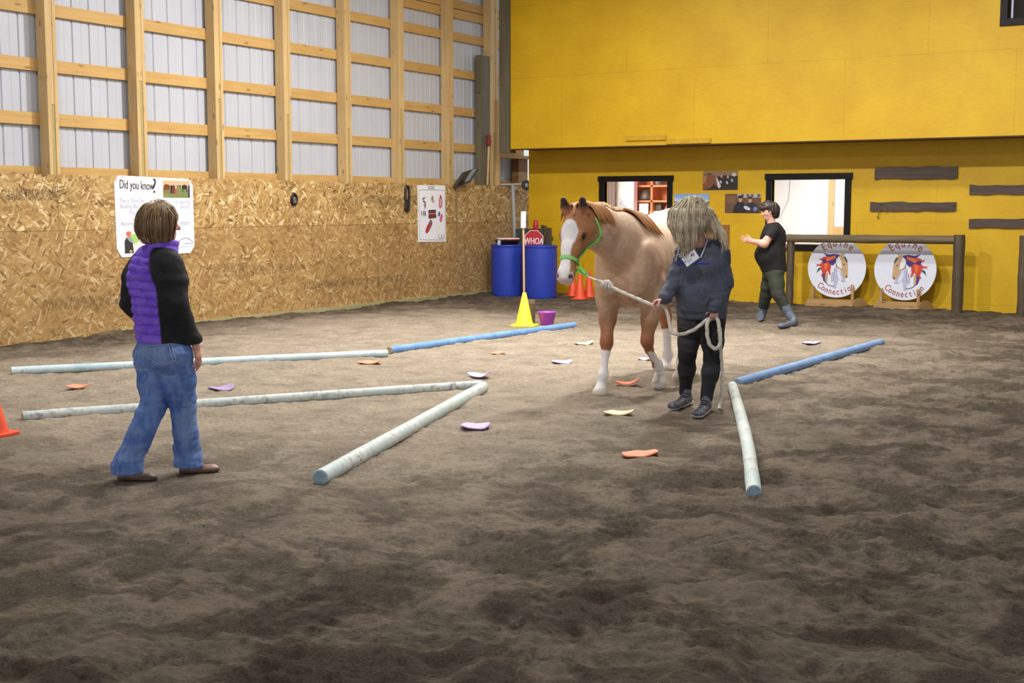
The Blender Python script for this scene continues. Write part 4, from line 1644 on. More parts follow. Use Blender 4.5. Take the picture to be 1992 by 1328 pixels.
bd.poly([A(.72, .1), A(.84, .1), A(.86, .5), A(.78, .56), A(.72, .45)], rgb(70, 52, 48))
bd.mb.build('picture', PR, t)
t, bd, A, dx, dy = print_board((1411, 377), (1480, 414), 'photo print of two people indoors, lower right one of three')
bd.rect(*A(0, 0), *A(1, 1), rgb(104, 76, 54))
bd.rect(*A(.35, .8), *A(1, 1), rgb(186, 180, 176))
for u in (.45, .6, .72, .9):
    bd.rect(*A(u, .82), *A(u + .08, .98), rgb(110, 90, 80))
bd.rect(*A(.05, .5), *A(.3, .9), rgb(122, 90, 62))
bd.poly([A(.22, 0), A(.58, 0), A(.55, .5), A(.47, .62), A(.35, .58), A(.26, .35)], rgb(34, 32, 38))
bd.poly([A(.56, 0), A(.96, 0), A(.9, .4), A(.8, .55), A(.66, .55), A(.58, .4)], rgb(44, 46, 60))
bd.blob(*A(.43, .70), dx * .05, dy * .15, rgb(196, 146, 122))
bd.blob(*A(.43, .84), dx * .07, dy * .08, rgb(34, 28, 28))
bd.blob(*A(.70, .66), dx * .05, dy * .14, rgb(200, 150, 126))
bd.blob(*A(.70, .79), dx * .06, dy * .07, rgb(60, 40, 34))
bd.blob(*A(.62, .25), dx * .1, dy * .09, rgb(206, 210, 220), rot=-.4)
bd.blob(*A(.85, .2), dx * .06, dy * .12, rgb(120, 126, 170))
bd.mb.build('picture', PR, t)
a = bw(1411, 437)
b = bw(1419, 481)
o = MB().box((b[0] - .42, YB - .02, b[2]), (b[0], YB - .001, a[2])).build('wall_panel', plain('brown_panel', rgb(146, 98, 44), .6), bevel=.003)
tag(o, 'brown wooden panel on the yellow wall, mostly hidden by the handler\'s hair', 'panel')


# ================================================================== hitching rails and round signs
def log(mb, a, b, r, seed, n=14, caps=True):
    pts = spline([a, (np.array(a) + b) / 2, b], 10)
    rr = [r * (1 + .07 * (vnoise2(np.array([i * .5 + seed]), np.array([2.]), 4)[0] - .5) * 2) for i in range(len(pts))]
    mb.tube(pts, rr, n, caps=caps)
    return mb


RY = 19.72
t = thing('hitching_rail', 'grey brown log rail on two posts in front of the round signs', 'rail', (-5.7, RY, 0), 'log hitching rails along the yellow wall')
zr = 1.068
xl, xr = on_plane(1536, 530, 1, RY)[0], on_plane(1864, 530, 1, RY)[0]
log(MB(), np.array((xl - .05, RY - .01, zr)), np.array((xr - .06, RY - .01, zr + .01)), .066, 1).build('top_rail', M_LOG, t)
log(MB(), np.array((xl, RY + .01, -.05)), np.array((xl + .01, RY + .01, zr + .05)), .062, 4).build('post', M_LOGPOST, t)
log(MB(), np.array((xr, RY, -.05)), np.array((xr, RY, zr + .085)), .082, 7).build('post', M_LOGPOST, t)
t = thing('hitching_rail', 'second log rail, only its dark left post showing at the right photo edge', 'rail', (-3.0, RY, 0), 'log hitching rails along the yellow wall')
x3 = on_plane(1991, 530, 1, RY)[0]
log(MB(), np.array((x3 + .0, RY, -.05)), np.array((x3, RY, zr + .085)), .075, 11).build('post', M_LOGPOST, t)
log(MB(), np.array((x3 + .05, RY - .01, zr)), np.array((x3 + 2.4, RY - .01, zr + .01)), .066, 13).build('top_rail', M_LOG, t)
log(MB(), np.array((x3 + 2.4, RY, -.05)), np.array((x3 + 2.4, RY, zr + .085)), .075, 12).build('post', M_LOGPOST, t)


def round_sign(pl, pr, cx, cyy, label, mirror, feet):
    yy = 19.93
    c = on_plane(cx, cyy, 1, yy)
    R = (on_plane(pr, cyy, 1, yy)[0] - on_plane(pl, cyy, 1, yy)[0]) / 2
    t = thing('round_sign', label, 'sign', (c[0], yy, 0), 'round signs under the log rail')
    tilt = np.array((0, .06, 1.0)) / np.linalg.norm((0, .06, 1.0))
    u, v = np.array((1.0, 0, 0)), tilt
    w = np.array((0, -1, .06)) / np.linalg.norm((0, -1, .06))
    circ = [(R * math.cos(a), R * math.sin(a)) for a in np.linspace(0, 2 * PI, 56, endpoint=False)]
    MB().prism(circ, c - w * .016, u, v, w, .016).build('disc', plain('sign_white', rgb(226, 230, 244), .5, 0, .008), t)
    bd = Board(c, u, v, w)
    s = R / .46
    m = -1 if mirror else 1
    red_ = rgb(172, 74, 62)
    bd.arc_text('Equine', 0, 0, .335 * s, .165 * s, red_, PI * .69, PI * .31, False, .8, .001)
    bd.arc_text('Connection', 0, 0, .415 * s, .135 * s, red_, PI * 1.27, PI * 1.74, True, .8, .001)

    def P(pts):
        return [(m * (x - 465) / 465 * .46 * s * 1.0, -(y - 480) / 465 * .46 * s) for x, y in pts]
    # shapes traced on a 930-unit wide disc
    tan, pur, ored, orng, grn, lil = rgb(196, 164, 124), rgb(72, 38, 120), rgb(206, 62, 44), rgb(232, 112, 52), rgb(30, 84, 84), rgb(190, 190, 222)
    off = lambda pts: P([(x - 95, y) for x, y in pts])
    bd.poly(off([(535, 500), (560, 480), (650, 560), (690, 640), (720, 690), (650, 700), (600, 620), (560, 800), (520, 790)]), lil)
    bd.poly(off([(590, 510), (630, 590), (655, 650), (640, 690), (600, 640), (575, 560)]), rgb(226, 230, 244))
    bd.poly(off([(540, 480), (560, 300), (610, 260), (690, 240), (660, 290), (700, 300), (730, 360), (740, 470), (745, 600), (720, 640), (675, 630), (650, 560), (610, 490), (570, 470)]), tan)
    bd.poly(off([(545, 400), (560, 320), (600, 300), (630, 380), (645, 480), (610, 480), (570, 460)]), rgb(232, 230, 236))
    bd.poly(off([(650, 300), (700, 310), (728, 370), (720, 400), (690, 350)]), rgb(66, 90, 88))
    bd.blob(*off([(678, 425)])[0], .014 * s, .010 * s, rgb(70, 50, 40))
    bd.blob(*off([(722, 610)])[0], .013 * s, .016 * s, rgb(110, 60, 44))
    bd.poly(off([(340, 250), (420, 270), (520, 258), (605, 270), (590, 300), (548, 340), (545, 390), (500, 440), (440, 430), (380, 400), (320, 420), (290, 440), (330, 380), (300, 350), (400, 310)]), pur)
    bd.poly(off([(270, 310), (300, 345), (340, 310), (420, 300), (450, 340), (390, 350), (330, 350), (290, 365)]), ored)
    bd.poly(off([(400, 320), (540, 285), (530, 330), (460, 360), (420, 380), (380, 360)]), orng)
    bd.poly(off([(210, 420), (270, 430), (330, 400), (380, 420), (320, 460), (260, 450), (220, 470), (250, 440)]), ored)
    bd.poly(off([(310, 440), (350, 410), (430, 390), (470, 450), (460, 520), (475, 600), (440, 570), (420, 520), (390, 560), (370, 620), (310, 610), (335, 560), (310, 500)]), ored)
    bd.poly(off([(360, 420), (420, 400), (410, 480), (390, 540), (365, 480)]), orng)
    bd.poly(off([(300, 470), (260, 500), (240, 570), (265, 540), (310, 500)]), grn)
    bd.poly(off([(345, 585), (385, 570), (380, 640), (400, 720), (360, 690), (340, 630)]), pur)
    bd.poly(off([(390, 560), (425, 560), (420, 640), (412, 725), (385, 690), (380, 620)]), rgb(190, 160, 120))
    bd.line(off([(400, 715), (440, 750), (500, 768), (535, 765)]), .008 * s, rgb(70, 60, 80))
    bd.line(off([(505, 545), (490, 620), (495, 690)]), .007 * s, rgb(70, 60, 80))
    bd.line(off([(530, 480), (525, 600), (515, 690)]), .006 * s, rgb(110, 104, 140))
    bd.line(off([(545, 390), (570, 460), (610, 488)]), .007 * s, rgb(70, 60, 80))
    bd.mb.build('painted_face', painted('sign_face_paint', .5), t)
    # wooden foot: two rockers, a bar and two uprights
    xa, xb = on_plane(feet[0], 597, 1, yy)[0], on_plane(feet[1], 597, 1, yy)[0]
    fd = np.array((.52, .854, 0))
    for x in (xa, xb):
        arc = [(.16 * math.cos(a), .15 * math.sin(a)) for a in np.linspace(0, PI, 16)] + [(-.16, -.04), (.16, -.04)]
        MB().prism(arc, np.array((x, yy - .10, .0)) + fd * .15, fd, (0, 0, 1), (.854, -.52, 0), .02).build('foot', M_TAN, t)
    MB().box((xa + .02, yy - .10, .005), (xb, yy - .08, .125)).build('foot_bar', M_TAN, t)
    for x in (xa + .10, xb - .0):
        ua = MB()
        z1 = c[2] - R * .62
        ua.box((x - .022, yy - .078, .05), (x + .022, yy - .05, z1))
        ua.box((x - .018, yy - .05, .05), (x + .018, yy - .032, z1 - .05))
        ua.build('upright', M_TAN, t)


round_sign(1571, 1684, 1627.5, 521, 'round white sign with painted horse head facing right, left one under the rail', False, (1571, 1660))
round_sign(1700, 1821, 1760.5, 524, 'round white sign with painted horse head facing left, right one under the rail', True, (1703, 1788))
# ================================================================== the horse
HA = .12
HO = np.array((-4.91, 9.9, 0.0))
HF = np.array((math.sin(HA), -math.cos(HA), 0))
HL = np.array((math.cos(HA), math.sin(HA), 0))
HZ = np.array((0, 0, 1.0))


def H(f, l, z):
    return HO + HF * f + HL * l + HZ * z


horse = thing('horse', 'pale red dun horse with white blaze and green halter walking forward', 'horse', HO)
S = SDF()
tor = [((.06, 0, 1.01), (.25, .26)), ((-.08, 0, 1.07), (.26, .365)), ((-.32, 0, 1.06), (.285, .365)), ((-.65, 0, 1.085), (.31, .35)),
       ((-.95, 0, 1.17), (.295, .345)), ((-1.14, 0, 1.24), (.275, .31)), ((-1.27, 0, 1.215), (.225, .255))]
S.chain([H(*p) for p, _ in tor], [r for _, r in tor], .05, HL)
S.seg(H(-.02, 0, 1.30), H(-.38, 0, 1.28), (.06, .145), (.07, .10), .14, HL)          # withers
for s in (-1, 1):
    S.ell(H(.10, s * .185, 1.02), (.17, .085, .27), np.stack([HF * .94 + HZ * -.34, HL, HZ * .94 + HF * .34], 1), .10)     # shoulder
    S.ell(H(.245, s * .105, .93), (.085, .105, .135), np.stack([HF, HL, HZ], 1), .045)  # breast muscles
    S.ell(H(.0, s * .19, .84), (.12, .075, .14), np.stack([HF, HL, HZ], 1), .06)
    S.ell(H(-1.12, s * .17, 1.12), (.24, .12, .30), np.stack([HF, HL, HZ], 1), .10)     # haunch
    S.ell(H(-1.02, s * .15, 1.33), (.17, .11, .16), np.stack([HF, HL, HZ], 1), .10)
# neck
nk = [((-.02, .0, 1.20), (.18, .30)), ((.20, -.03, 1.275), (.155, .255)), ((.46, -.11, 1.385), (.112, .185)), ((.66, -.19, 1.435), (.088, .145)), ((.74, -.22, 1.45), (.08, .115))]
S.chain([H(*p) for p, _ in nk], [r for _, r in nk], .06, HL)
# head frame: a runs poll to nose, n points out of the forehead, s to the horse's left
POLL = H(.76, -.215, 1.535)
DP = depth(POLL)
POLL = at_depth(1116, 411, DP)
NOSE = at_depth(1094, 544, DP - .16)
ha = (NOSE - POLL) / np.linalg.norm(NOSE - POLL)
hn = -FH * math.cos(.40) - RT * math.sin(.40)
hn = hn - ha * hn.dot(ha)
hn /= np.linalg.norm(hn)
hs = np.cross(hn, ha)
if hs.dot(RT) < 0:
    hs = -hs
HM = np.stack([ha, hn, hs], 1)


def K(a, n, s):
    return POLL + ha * a + hn * n + hs * s


S.ell(K(.10, -.075, 0), (.15, .10, .092), HM, .03)
S.seg(K(.05, -.10, 0), H(.66, -.19, 1.43), (.08, .10), (.085, .13), .05, hs)
S.seg(K(.14, -.07, 0), K(.30, -.065, 0), (.090, .072), (.072, .066), .04, hs)
S.seg(K(.28, -.066, 0), K(.48, -.064, 0), (.072, .066), (.060, .056), .03, hs)
S.ell(K(.505, -.068, 0), (.080, .072, .073), HM, .03)
S.ell(K(.548, -.058, 0), (.044, .052, .066), HM, .02)
for s in (-1, 1):
    S.ell(K(.20, -.165, s * .045), (.115, .105, .042), HM, .05)      # cheek
    S.ell(K(.185, -.035, s * .078), (.045, .032, .026), HM, .03)     # brow over the eye
    S.seg(K(.24, -.06, s * .078), K(.36, -.085, s * .058), .014, .009, .02)   # face crest
    S.ell(K(.532, -.038, s * .050), (.040, .030, .022), HM, .012)    # nostril rim
    S.ell(K(.538, -.022, s * .062), (.026, .016, .020), HM, .008, 's')
    S.ell(K(.190, -.052, s * .099), (.020, .021, .014), HM, .008, 's')   # eye socket
S.seg(K(.26, -.185, 0), K(.50, -.120, 0), (.045, .042), (.042, .034), .035, hs)
S.ell(K(.545, -.124, 0), (.038, .034, .044), HM, .02)                # chin
S.seg(K(.562, -.098, -.05), K(.562, -.098, .05), .004, .004, .006, op='s')   # mouth line
for s, tp, bs in ((-1, (1094.5, 384), (1107, 419)), (1, (1132, 383), (1136.5, 422))):
    b = at_depth(*bs, DP - .0)
    p = at_depth(*tp, DP - .015)
    m = b * .5 + p * .5 + RT * (-.006 if s < 0 else .004)
    S.chain([b, b * .6 + m * .4, m, p * .75 + m * .25, p], [(.034, .026), (.044, .030), (.040, .026), (.024, .016), (.006, .006)], .012, RT)
    S.chain([b * .75 + m * .25 - FH * .022, m - FH * .020, p * .7 + m * .3 - FH * .012], [(.016, .018), (.022, .019), (.007, .007)], .006, RT, 's')
# legs
R_ = lambda *p: [H(*q) for q in p]
LEGS = {'rf': [(.06, -.185, .92), (.06, -.185, .80), (.115, -.175, .62), (.165, -.162, .47), (.175, -.16, .42), (.195, -.158, .345), (.245, -.156, .185), (.262, -.156, .145), (.295, -.157, .085)],
        'lf': [(.02, .19, .92), (.02, .19, .80), (.055, .182, .62), (.085, .175, .485), (.085, .174, .435), (.040, .176, .365), (-.125, .182, .240), (-.165, .184, .205), (-.225, .186, .155)]}
FR = [.125, .110, .072, .048, .051, .035, .031, .041, .031]
for k, pts in LEGS.items():
    S.chain(R_(*pts), FR, .03)
S.ell(H(.183, -.160, .44), (.048, .043, .058), None, .02)
S.ell(H(.098, .174, .455), (.050, .044, .060), None, .02)
S.ell(H(.238, -.156, .150), (.034, .038, .04), None, .02)
S.ell(H(-.19, .184, .22), (.034, .038, .04), None, .02)
hp, hr = [(-1.0, .19, .95), (-1.12, .175, .78), (-1.36, .16, .575), (-1.40, .155, .52), (-1.43, .152, .42), (-1.47, .15, .19), (-1.475, .15, .15), (-1.455, .15, .09)], [.17, .115, .062, .058, .042, .038, .046, .04]
S.chain([H(f, -l, z) for f, l, z in hp], hr, .04)
h2 = [(-1.0, .18, .95), (-.98, .165, .80), (-1.10, .165, .58), (-1.13, .16, .53), (-1.11, .155, .42), (-.99, .15, .19), (-.975, .15, .15), (-.945, .15, .09)]
S.chain(R_(*h2), hr, .04)
for c, sg in ((H(-1.44, -.155, .57), 1), (H(-1.17, .16, .57), 1)):
    S.ell(c, (.045, .035, .05), None, .025)
# hooves: short flared cones
HOOF = []


def hoof(cor, toe_dir, lat, tilt=0.0):
    d = np.array(toe_dir, float)
    d /= np.linalg.norm(d)
    dn = np.array((0, 0, -1.0)) * math.cos(tilt) + d * math.sin(tilt)
    S.seg(cor, cor + dn * .058 + d * .024, (.042, .040), (.066, .070), .012, lat)
    S.cut_box = None
    HOOF.append((cor, dn, d))


hoof(H(.300, -.157, .075), HF, HL)
hoof(H(-.235, .186, .140), HF * .5 - HZ * .6, HL, .2)
hoof(H(-1.44, -.15, .075), HF, HL)
hoof(H(-.93, .15, .075), HF, HL)
S.cut((0, 0, -.012), (0, 0, -1), .01)

CO = dict(body=rgb(198, 164, 134)[:3], pale=rgb(222, 196, 164)[:3], pink=rgb(182, 142, 118)[:3], chest=rgb(158, 102, 64)[:3],
          face=rgb(174, 118, 76)[:3], white=rgb(236, 232, 232)[:3], muz=rgb(214, 190, 186)[:3], dark=rgb(60, 38, 30)[:3], hoof=rgb(214, 200, 180)[:3], red=rgb(150, 84, 48)[:3])
CO = {k: np.array(v) for k, v in CO.items()}


def lerp(a, b, t):
    t = np.asarray(t)[:, None]
    return a * (1 - t) + b * t


def horse_colour(V, N):
    q = V - HO
    f, l, z = q @ HF, q @ HL, V[:, 2]
    n1 = vnoise3(V * 5.0, 1)
    n2 = vnoise3(V * 16.0, 2)
    n3 = vnoise3(V * 55.0, 3)
    c = lerp(CO['body'], CO['pink'], smoothstep(.35, .75, n1 * .7 + n2 * .3))
    c = lerp(c, CO['pale'], smoothstep(1.22, 1.45, z) * smoothstep(.35, -.3, f) * .9)  # lamp light along the back, painted in as a paler coat
    c = lerp(c, CO['pale'], .35 * smoothstep(.45, .7, n2))
    c = c * (1 + .10 * (n3 - .5))[:, None]
    leg = smoothstep(.80, .52, z)
    c = lerp(c, CO['chest'], leg * (.85 + .3 * (n2 - .5)))
    c = lerp(c, CO['red'], smoothstep(.56, .42, z) * .7)
    sock = np.where(f > -.6, np.where(l < 0, .365, .345), .40) + .03 * (n2 - .5) + .02 * (n3 - .5)
    w = smoothstep(.008, -.008, z - sock)
    strip = (l > 0) & (f > -.6) & (l < .175 + .02 * (n2 - .5)) & (z > .19)      # brown front of the lifted foreleg
    w = np.where(strip, w * .15, w)
    c = lerp(c, CO['white'], w)
    # head
    h = V - POLL
    a, n, s = h @ ha, h @ hn, h @ hs
    inh = smoothstep(-.36, -.22, n) * (a > -.2) * (np.abs(s) < .2) * smoothstep(.72, .62, a) * smoothstep(-.3, -.1, n + .6 * (a < .02))
    inh = inh * (np.linalg.norm(h - (ha * .25 - hn * .1)[None, :], axis=1) < .42)
    c = lerp(c, CO['face'], inh * smoothstep(-.25, -.12, n))
    forelock = inh * smoothstep(.10, .02, a)
    c = lerp(c, CO['chest'], forelock)
    edge = np.interp(a, [.07, .10, .15, .20, .27, .34, .42, .48, .56], [-.0, .050, .066, .056, .040, .032, .036, .044, .055]) + .012 * (n2 - .5) + .006 * (n3 - .5)
    left = np.interp(a, [.07, .12, .3, .45, .6], [-.02, -.075, -.075, -.09, -.11])
    bl = smoothstep(.006, -.006, s - edge) * smoothstep(-.008, .008, s - left + .0) * smoothstep(.065, .085, a + .02 * (n2 - .5)) * smoothstep(-.16, -.12, n) * inh
    muzz = smoothstep(.47, .52, a + .25 * (-s - .0) * (s < .06)) * smoothstep(.075, .055, s) * inh
    bl = np.maximum(bl, muzz * (a > .36))
    c = lerp(c, CO['white'], np.clip(bl, 0, 1))
    d = np.minimum(np.linalg.norm(h - (ha * .538 + hn * -.022 + hs * .062), axis=1), np.linalg.norm(h - (ha * .538 + hn * -.022 - hs * .062), axis=1))
    c = lerp(c, CO['muz'], inh * smoothstep(.06, .03, d) * .8)
    c = lerp(c, CO['dark'] * 1.6, inh * smoothstep(.027, .018, d))
    c = lerp(c, CO['muz'] * .8, inh * smoothstep(.53, .565, a) * .75)
    eye = np.minimum(np.linalg.norm((h - (ha * .19 + hn * -.05 + hs * .095)) * (1, 1, 1.2), axis=1), np.linalg.norm(h - (ha * .19 + hn * -.05 - hs * .095), axis=1))
    c = lerp(c, CO['dark'] * 1.5, smoothstep(.05, .028, eye) * inh * .85)
    ear = (V[:, 2] > POLL[2] - .005) & (a < .0) & (np.linalg.norm(h, axis=1) < .24)
    ins = smoothstep(.15, .5, -(N @ FH)) * smoothstep(POLL[2] - .01, POLL[2] + .085, V[:, 2])
    c = np.where(ear[:, None], lerp(CO['chest'], CO['dark'], np.clip(ins + .25, 0, 1)), c)
    # hooves
    for cor, dn, dd in HOOF:
        r = V - cor
        t = r @ dn
        k = smoothstep(.012, .02, t) * (np.linalg.norm(r, axis=1) < .13)
        c = lerp(c, CO['hoof'], k * .8)
    return c


def horse_disp(V, N):
    return .0012 * (vnoise3(V * 60, 9) - .5) + .006 * (vnoise3(V * 7, 4) - .5)


coat = painted('horse_coat', .62, .12, 260)
S.obj('horse_body', coat, horse, .0085, 2, horse_disp, horse_colour)
HS = S


def shoot(S, o, d, r=.5, n=200, off=.0):
    """last surface crossing from o outwards"""
    d = np.array(d, float)
    d /= np.linalg.norm(d)
    t = np.linspace(0, r, n)
    v = S.sample(np.array(o)[None, :] + t[:, None] * d[None, :])
    i = np.argmax(v > 0)
    return np.array(o) + d * (t[i] + off)


for s in (-1, 1):
    e = MB()
    e.lathe(K(.190, -.050, s * .078), [(.026 * math.sin(x), -.026 * math.cos(x)) for x in np.linspace(.02, PI - .02, 14)], 18, axis=hs)
    o = e.build('eye', plain('horse_eye', rgb(34, 22, 18), .08), horse)
    # lids
    c = K(.190, -.050, s * .094)
    MB().tube([c + ha * .023 * math.sin(q) + hn * .027 * math.cos(q) + hs * s * .003 for q in np.linspace(0, 2 * PI, 24, endpoint=False)], .0045, 8, closed=True).build('eyelid', plain('eyelid_skin', rgb(74, 50, 40), .6), horse)

# mane and forelock: tapering locks that lie on the neck
mane = MB()
rng = np.random.default_rng(4)
red1, red2, blond = np.array(rgb(158, 98, 54)[:3]), np.array(rgb(196, 138, 84)[:3]), np.array(rgb(226, 190, 140)[:3])


def lock(root, dirs, L, r0, colr, n=9, lift=.012):
    p = np.array(root, float)
    pts = [p]
    for i in range(n):
        d = dirs(i / n)
        p = p + d / np.linalg.norm(d) * L / n
        p = HS.snap(p[None, :], lift + .012 * (1 - i / n), 3)[0]
        pts.append(p)
    pts = np.array(pts)
    mane.tube(pts, np.interp(np.linspace(0, 1, len(pts)), [0, .25, .7, 1], [r0 * .8, r0, r0 * .75, r0 * .12]), 6, tuple(colr) + (1,))


crest = []
for t in np.linspace(0, 1, 60):
    f = -.05 + .79 * t
    l = np.interp(f, [-.05, .2, .46, .66, .74], [0, -.03, -.11, -.19, -.22])
    crest.append(shoot(HS, H(f, l, 1.40), HZ, .4))
crest = np.array(crest)
for i in range(260):
    t = rng.random()
    r = crest[int(t * 59)] + HL * rng.uniform(-.012, .012)
    mixc = red1 + (red2 - red1) * rng.random()
    if t > .93:
        continue
    if t > .72:         # behind the ears, hanging on the near side
        L = rng.uniform(.16, .27)
        lock(r, lambda u: HL * 1.0 - HZ * (.1 + 1.5 * u) - HF * .15, L, rng.uniform(.008, .013), mixc * .95)
    elif t > .34:       # falling over to the far side: only pale roots show
        L = rng.uniform(.16, .28)
        lock(r + HL * .01, lambda u: -HL - HZ * (.05 + 1.6 * u) + HF * .1, L, rng.uniform(.008, .013), blond * .9 if rng.random() < .7 else mixc)
    else:
        L = rng.uniform(.22, .36)
        lock(r, lambda u: HL * .9 - HZ * (.15 + 1.2 * u) - HF * (.5 + .2 * u), L, rng.uniform(.008, .013), mixc)
for i in range(90):
    s0 = rng.uniform(-.055, .055)
    r = shoot(HS, K(.03, -.10, s0), hn * .6 - ha * .8, .25)
    L = rng.uniform(.10, .19)
    lock(r, lambda u: ha * 1.0 + hn * (.5 - u) + hs * (s0 * 3), L, rng.uniform(.006, .011), red1 * .9 + (red2 - red1) * rng.random(), 7, .012)
mane.build('mane', painted('horse_hair', .5), horse)
tail = MB()
for i in range(70):
    a = rng.uniform(0, 2 * PI)
    b = H(-1.47, 0, 1.32) + HL * .03 * math.cos(a) + HF * .02 * math.sin(a)
    L = rng.uniform(.7, 1.0)
    pts = [b, b - HF * .07 - HZ * .06 + HL * .02 * math.cos(a), b - HF * .08 - HZ * L * .5 + HL * .06 * math.cos(a) + HF * .04 * math.sin(a), b - HF * .05 - HZ * L + HL * .04 * math.cos(a)]
    pts = spline(pts, 5)
    tail.tube(pts, np.linspace(.014, .003, len(pts)), 5, tuple(red1 + (red2 - red1) * rng.random()) + (1,))
tail.build('tail', painted('horse_hair', .5), horse)

# ---- green halter
halter = bpy.data.objects.new('halter', None)
COL.objects.link(halter)
halter.parent = horse
halter['label'] = 'lime green webbing halter'
GREEN = plain('green_webbing', rgb(132, 218, 112), .55, 0, .05, 60)
BRASS = plain('halter_metal', rgb(196, 176, 128), .3, .85)


def ribbon(name, pts, w, nrm, th=.004, closed=False):
    pts, nrm = np.array(pts), np.array(nrm)
    n = len(pts)
    tg = (np.roll(pts, -1, 0) - np.roll(pts, 1, 0)) if closed else np.gradient(pts, axis=0)
    tg /= np.linalg.norm(tg, axis=1)[:, None]
    sd = np.cross(tg, nrm)
    sd /= np.linalg.norm(sd, axis=1)[:, None]
    V = []
    for i in range(n):
        for (u, t) in ((-1, 0), (1, 0), (1, 1), (-1, 1)):
            V.append(pts[i] + sd[i] * u * w / 2 + nrm[i] * t * th)
    F = []
    for i in range(n if closed else n - 1):
        j = (i + 1) % n
        for k in range(4):
            k2 = (k + 1) % 4
            F.append((i * 4 + k, j * 4 + k, j * 4 + k2, i * 4 + k2))
    mb = MB()
    mb.add(V, F)
    return mb.build(name, GREEN, halter)


def around(pathf, n):
    P = np.array([pathf(t) for t in np.linspace(0, 1, n)])
    return P, HS.grad(P, .012)


def smooth_pts(P, it=3, closed=False):
    P = P.copy()
    for _ in range(it):
        if closed:
            P = .5 * P + .25 * (np.roll(P, 1, 0) + np.roll(P, -1, 0))
        else:
            P[1:-1] = .5 * P[1:-1] + .25 * (P[2:] + P[:-2])
    return P


def nose_pt(ang, a0=.375):
    # ang 0 = over the nose bone, +90 = horse's left
    return shoot(HS, K(a0 + .03 * (abs(ang) / PI), -.075, 0), hn * math.cos(ang) + hs * math.sin(ang), .25, 240, .004)


angs = np.linspace(-2.0, 2.0, 44)
P = smooth_pts(np.array([nose_pt(a) for a in angs]))
ribbon('noseband', P, .026, HS.grad(P, .012))
RING = P[-1]
RINGR = P[0]
path = [(.40, -.125), (.33, -.145), (.26, -.175), (.20, -.20), (.145, -.205), (.10, -.18), (.05, -.135), (.01, -.10)]
for s, nm in ((1, 'cheek_strap'), (-1, 'cheek_strap')):
    P = []
    for a_, n_ in path:
        P.append(shoot(HS, K(a_, n_, 0), hs * s, .25, 240, .005))
    P = spline(P, 6)
    P = smooth_pts(HS.snap(P, .005, 3))
    P[0] = RING if s > 0 else RINGR
    ribbon(nm, smooth_pts(P, 2), .024, HS.grad(P, .012))
    if s > 0:
        CH = P
P = [shoot(HS, K(.0, -.10, 0), hs * math.sin(q) - ha * math.cos(q) * .9 - hn * .55, .25, 200, .006) for q in np.linspace(-1.5, 1.5, 26)]
ribbon('crownpiece', smooth_pts(np.array(P)), .024, HS.grad(np.array(P), .012))
# chin strap hanging below the jaw with the ring for the lead
HANG = at_depth(1143, 534, DP - .07)
nl = -FH * .7 + RT * .3
for st in (RING, RINGR):
    P = spline([st, (st + HANG) / 2 - HZ * .012, HANG], 8)
    nn = np.tile(nl, (len(P), 1))
    ribbon('chin_strap', P, .026, nn / np.linalg.norm(nn, axis=1)[:, None])


def ringmesh(c, ax1, ax2, r, t, name):
    MB().tube([c + ax1 * r * math.cos(q) + ax2 * r * math.sin(q) for q in np.linspace(0, 2 * PI, 20, endpoint=False)], t, 8, closed=True).build(name, BRASS, halter)


g = HS.grad(RING[None, :], .012)[0]
ringmesh(RING + g * .012, ha, np.cross(g, ha), .022, .0045, 'halter_ring')
ringmesh(CH[25] + HS.grad(CH[25][None, :], .012)[0] * .01, ha, hn, .016, .004, 'buckle')
ringmesh(HANG, RT, HZ, .017, .004, 'halter_ring')
# ================================================================== people
def unit(v):
    v = np.array(v, float)
    return v / np.linalg.norm(v)


def hand(S, wrist, d, palm, thumb, curl, sc=1.0, spread=.1, tcurl=.35):
    """palm, four unequal bent fingers and a thumb leaving the side of the palm"""
    d, palm = unit(d), np.array(palm, float)
    palm = unit(palm - d * palm.dot(d))
    th = np.array(thumb, float)
    th = unit(th - d * th.dot(d) - palm * th.dot(palm))
    w = np.array(wrist, float)
    S.seg(w - d * .02, w + d * .02 * sc, (.026 * sc, .019 * sc), (.032 * sc, .017 * sc), .012, th)
    S.seg(w + d * .022 * sc, w + d * .070 * sc, (.030 * sc, .0145 * sc), (.036 * sc, .0125 * sc), .010, th)
    for i, (off, L, r) in enumerate(((.029, .92, .0078), (.0100, 1.0, .0082), (-.0090, .94, .0078), (-.0270, .74, .0068))):
        b = w + d * (.080 - .004 * abs(i - 1)) * sc + th * off * sc
        a = 0.0
        dd = unit(d + th * spread * (off / .03))
        p = b
        for j, l in enumerate((.043, .027, .021)):
            a += curl * (.75, 1.0, .6)[j] * (1 + .08 * i)
            v = dd * math.cos(a) + palm * math.sin(a)
            q = p + v * l * L * sc
            S.seg(p, q, r * sc * (1 - .1 * j), r * sc * (.92 - .1 * j), .004)
            p = q
    b = w + d * .022 * sc + th * .026 * sc
    v1 = unit(d * .72 + th * .62 + palm * .35)
    p1 = b + v1 * .040 * sc
    v2 = unit(v1 + palm * tcurl - th * .25)
    p2 = p1 + v2 * .030 * sc
    p3 = p2 + unit(v2 + palm * tcurl - th * .3) * .024 * sc
    S.seg(b, p1, .0125 * sc, .0100 * sc, .008)
    S.seg(p1, p2, .0095 * sc, .0088 * sc, .004)
    S.seg(p2, p3, .0088 * sc, .0070 * sc, .004)


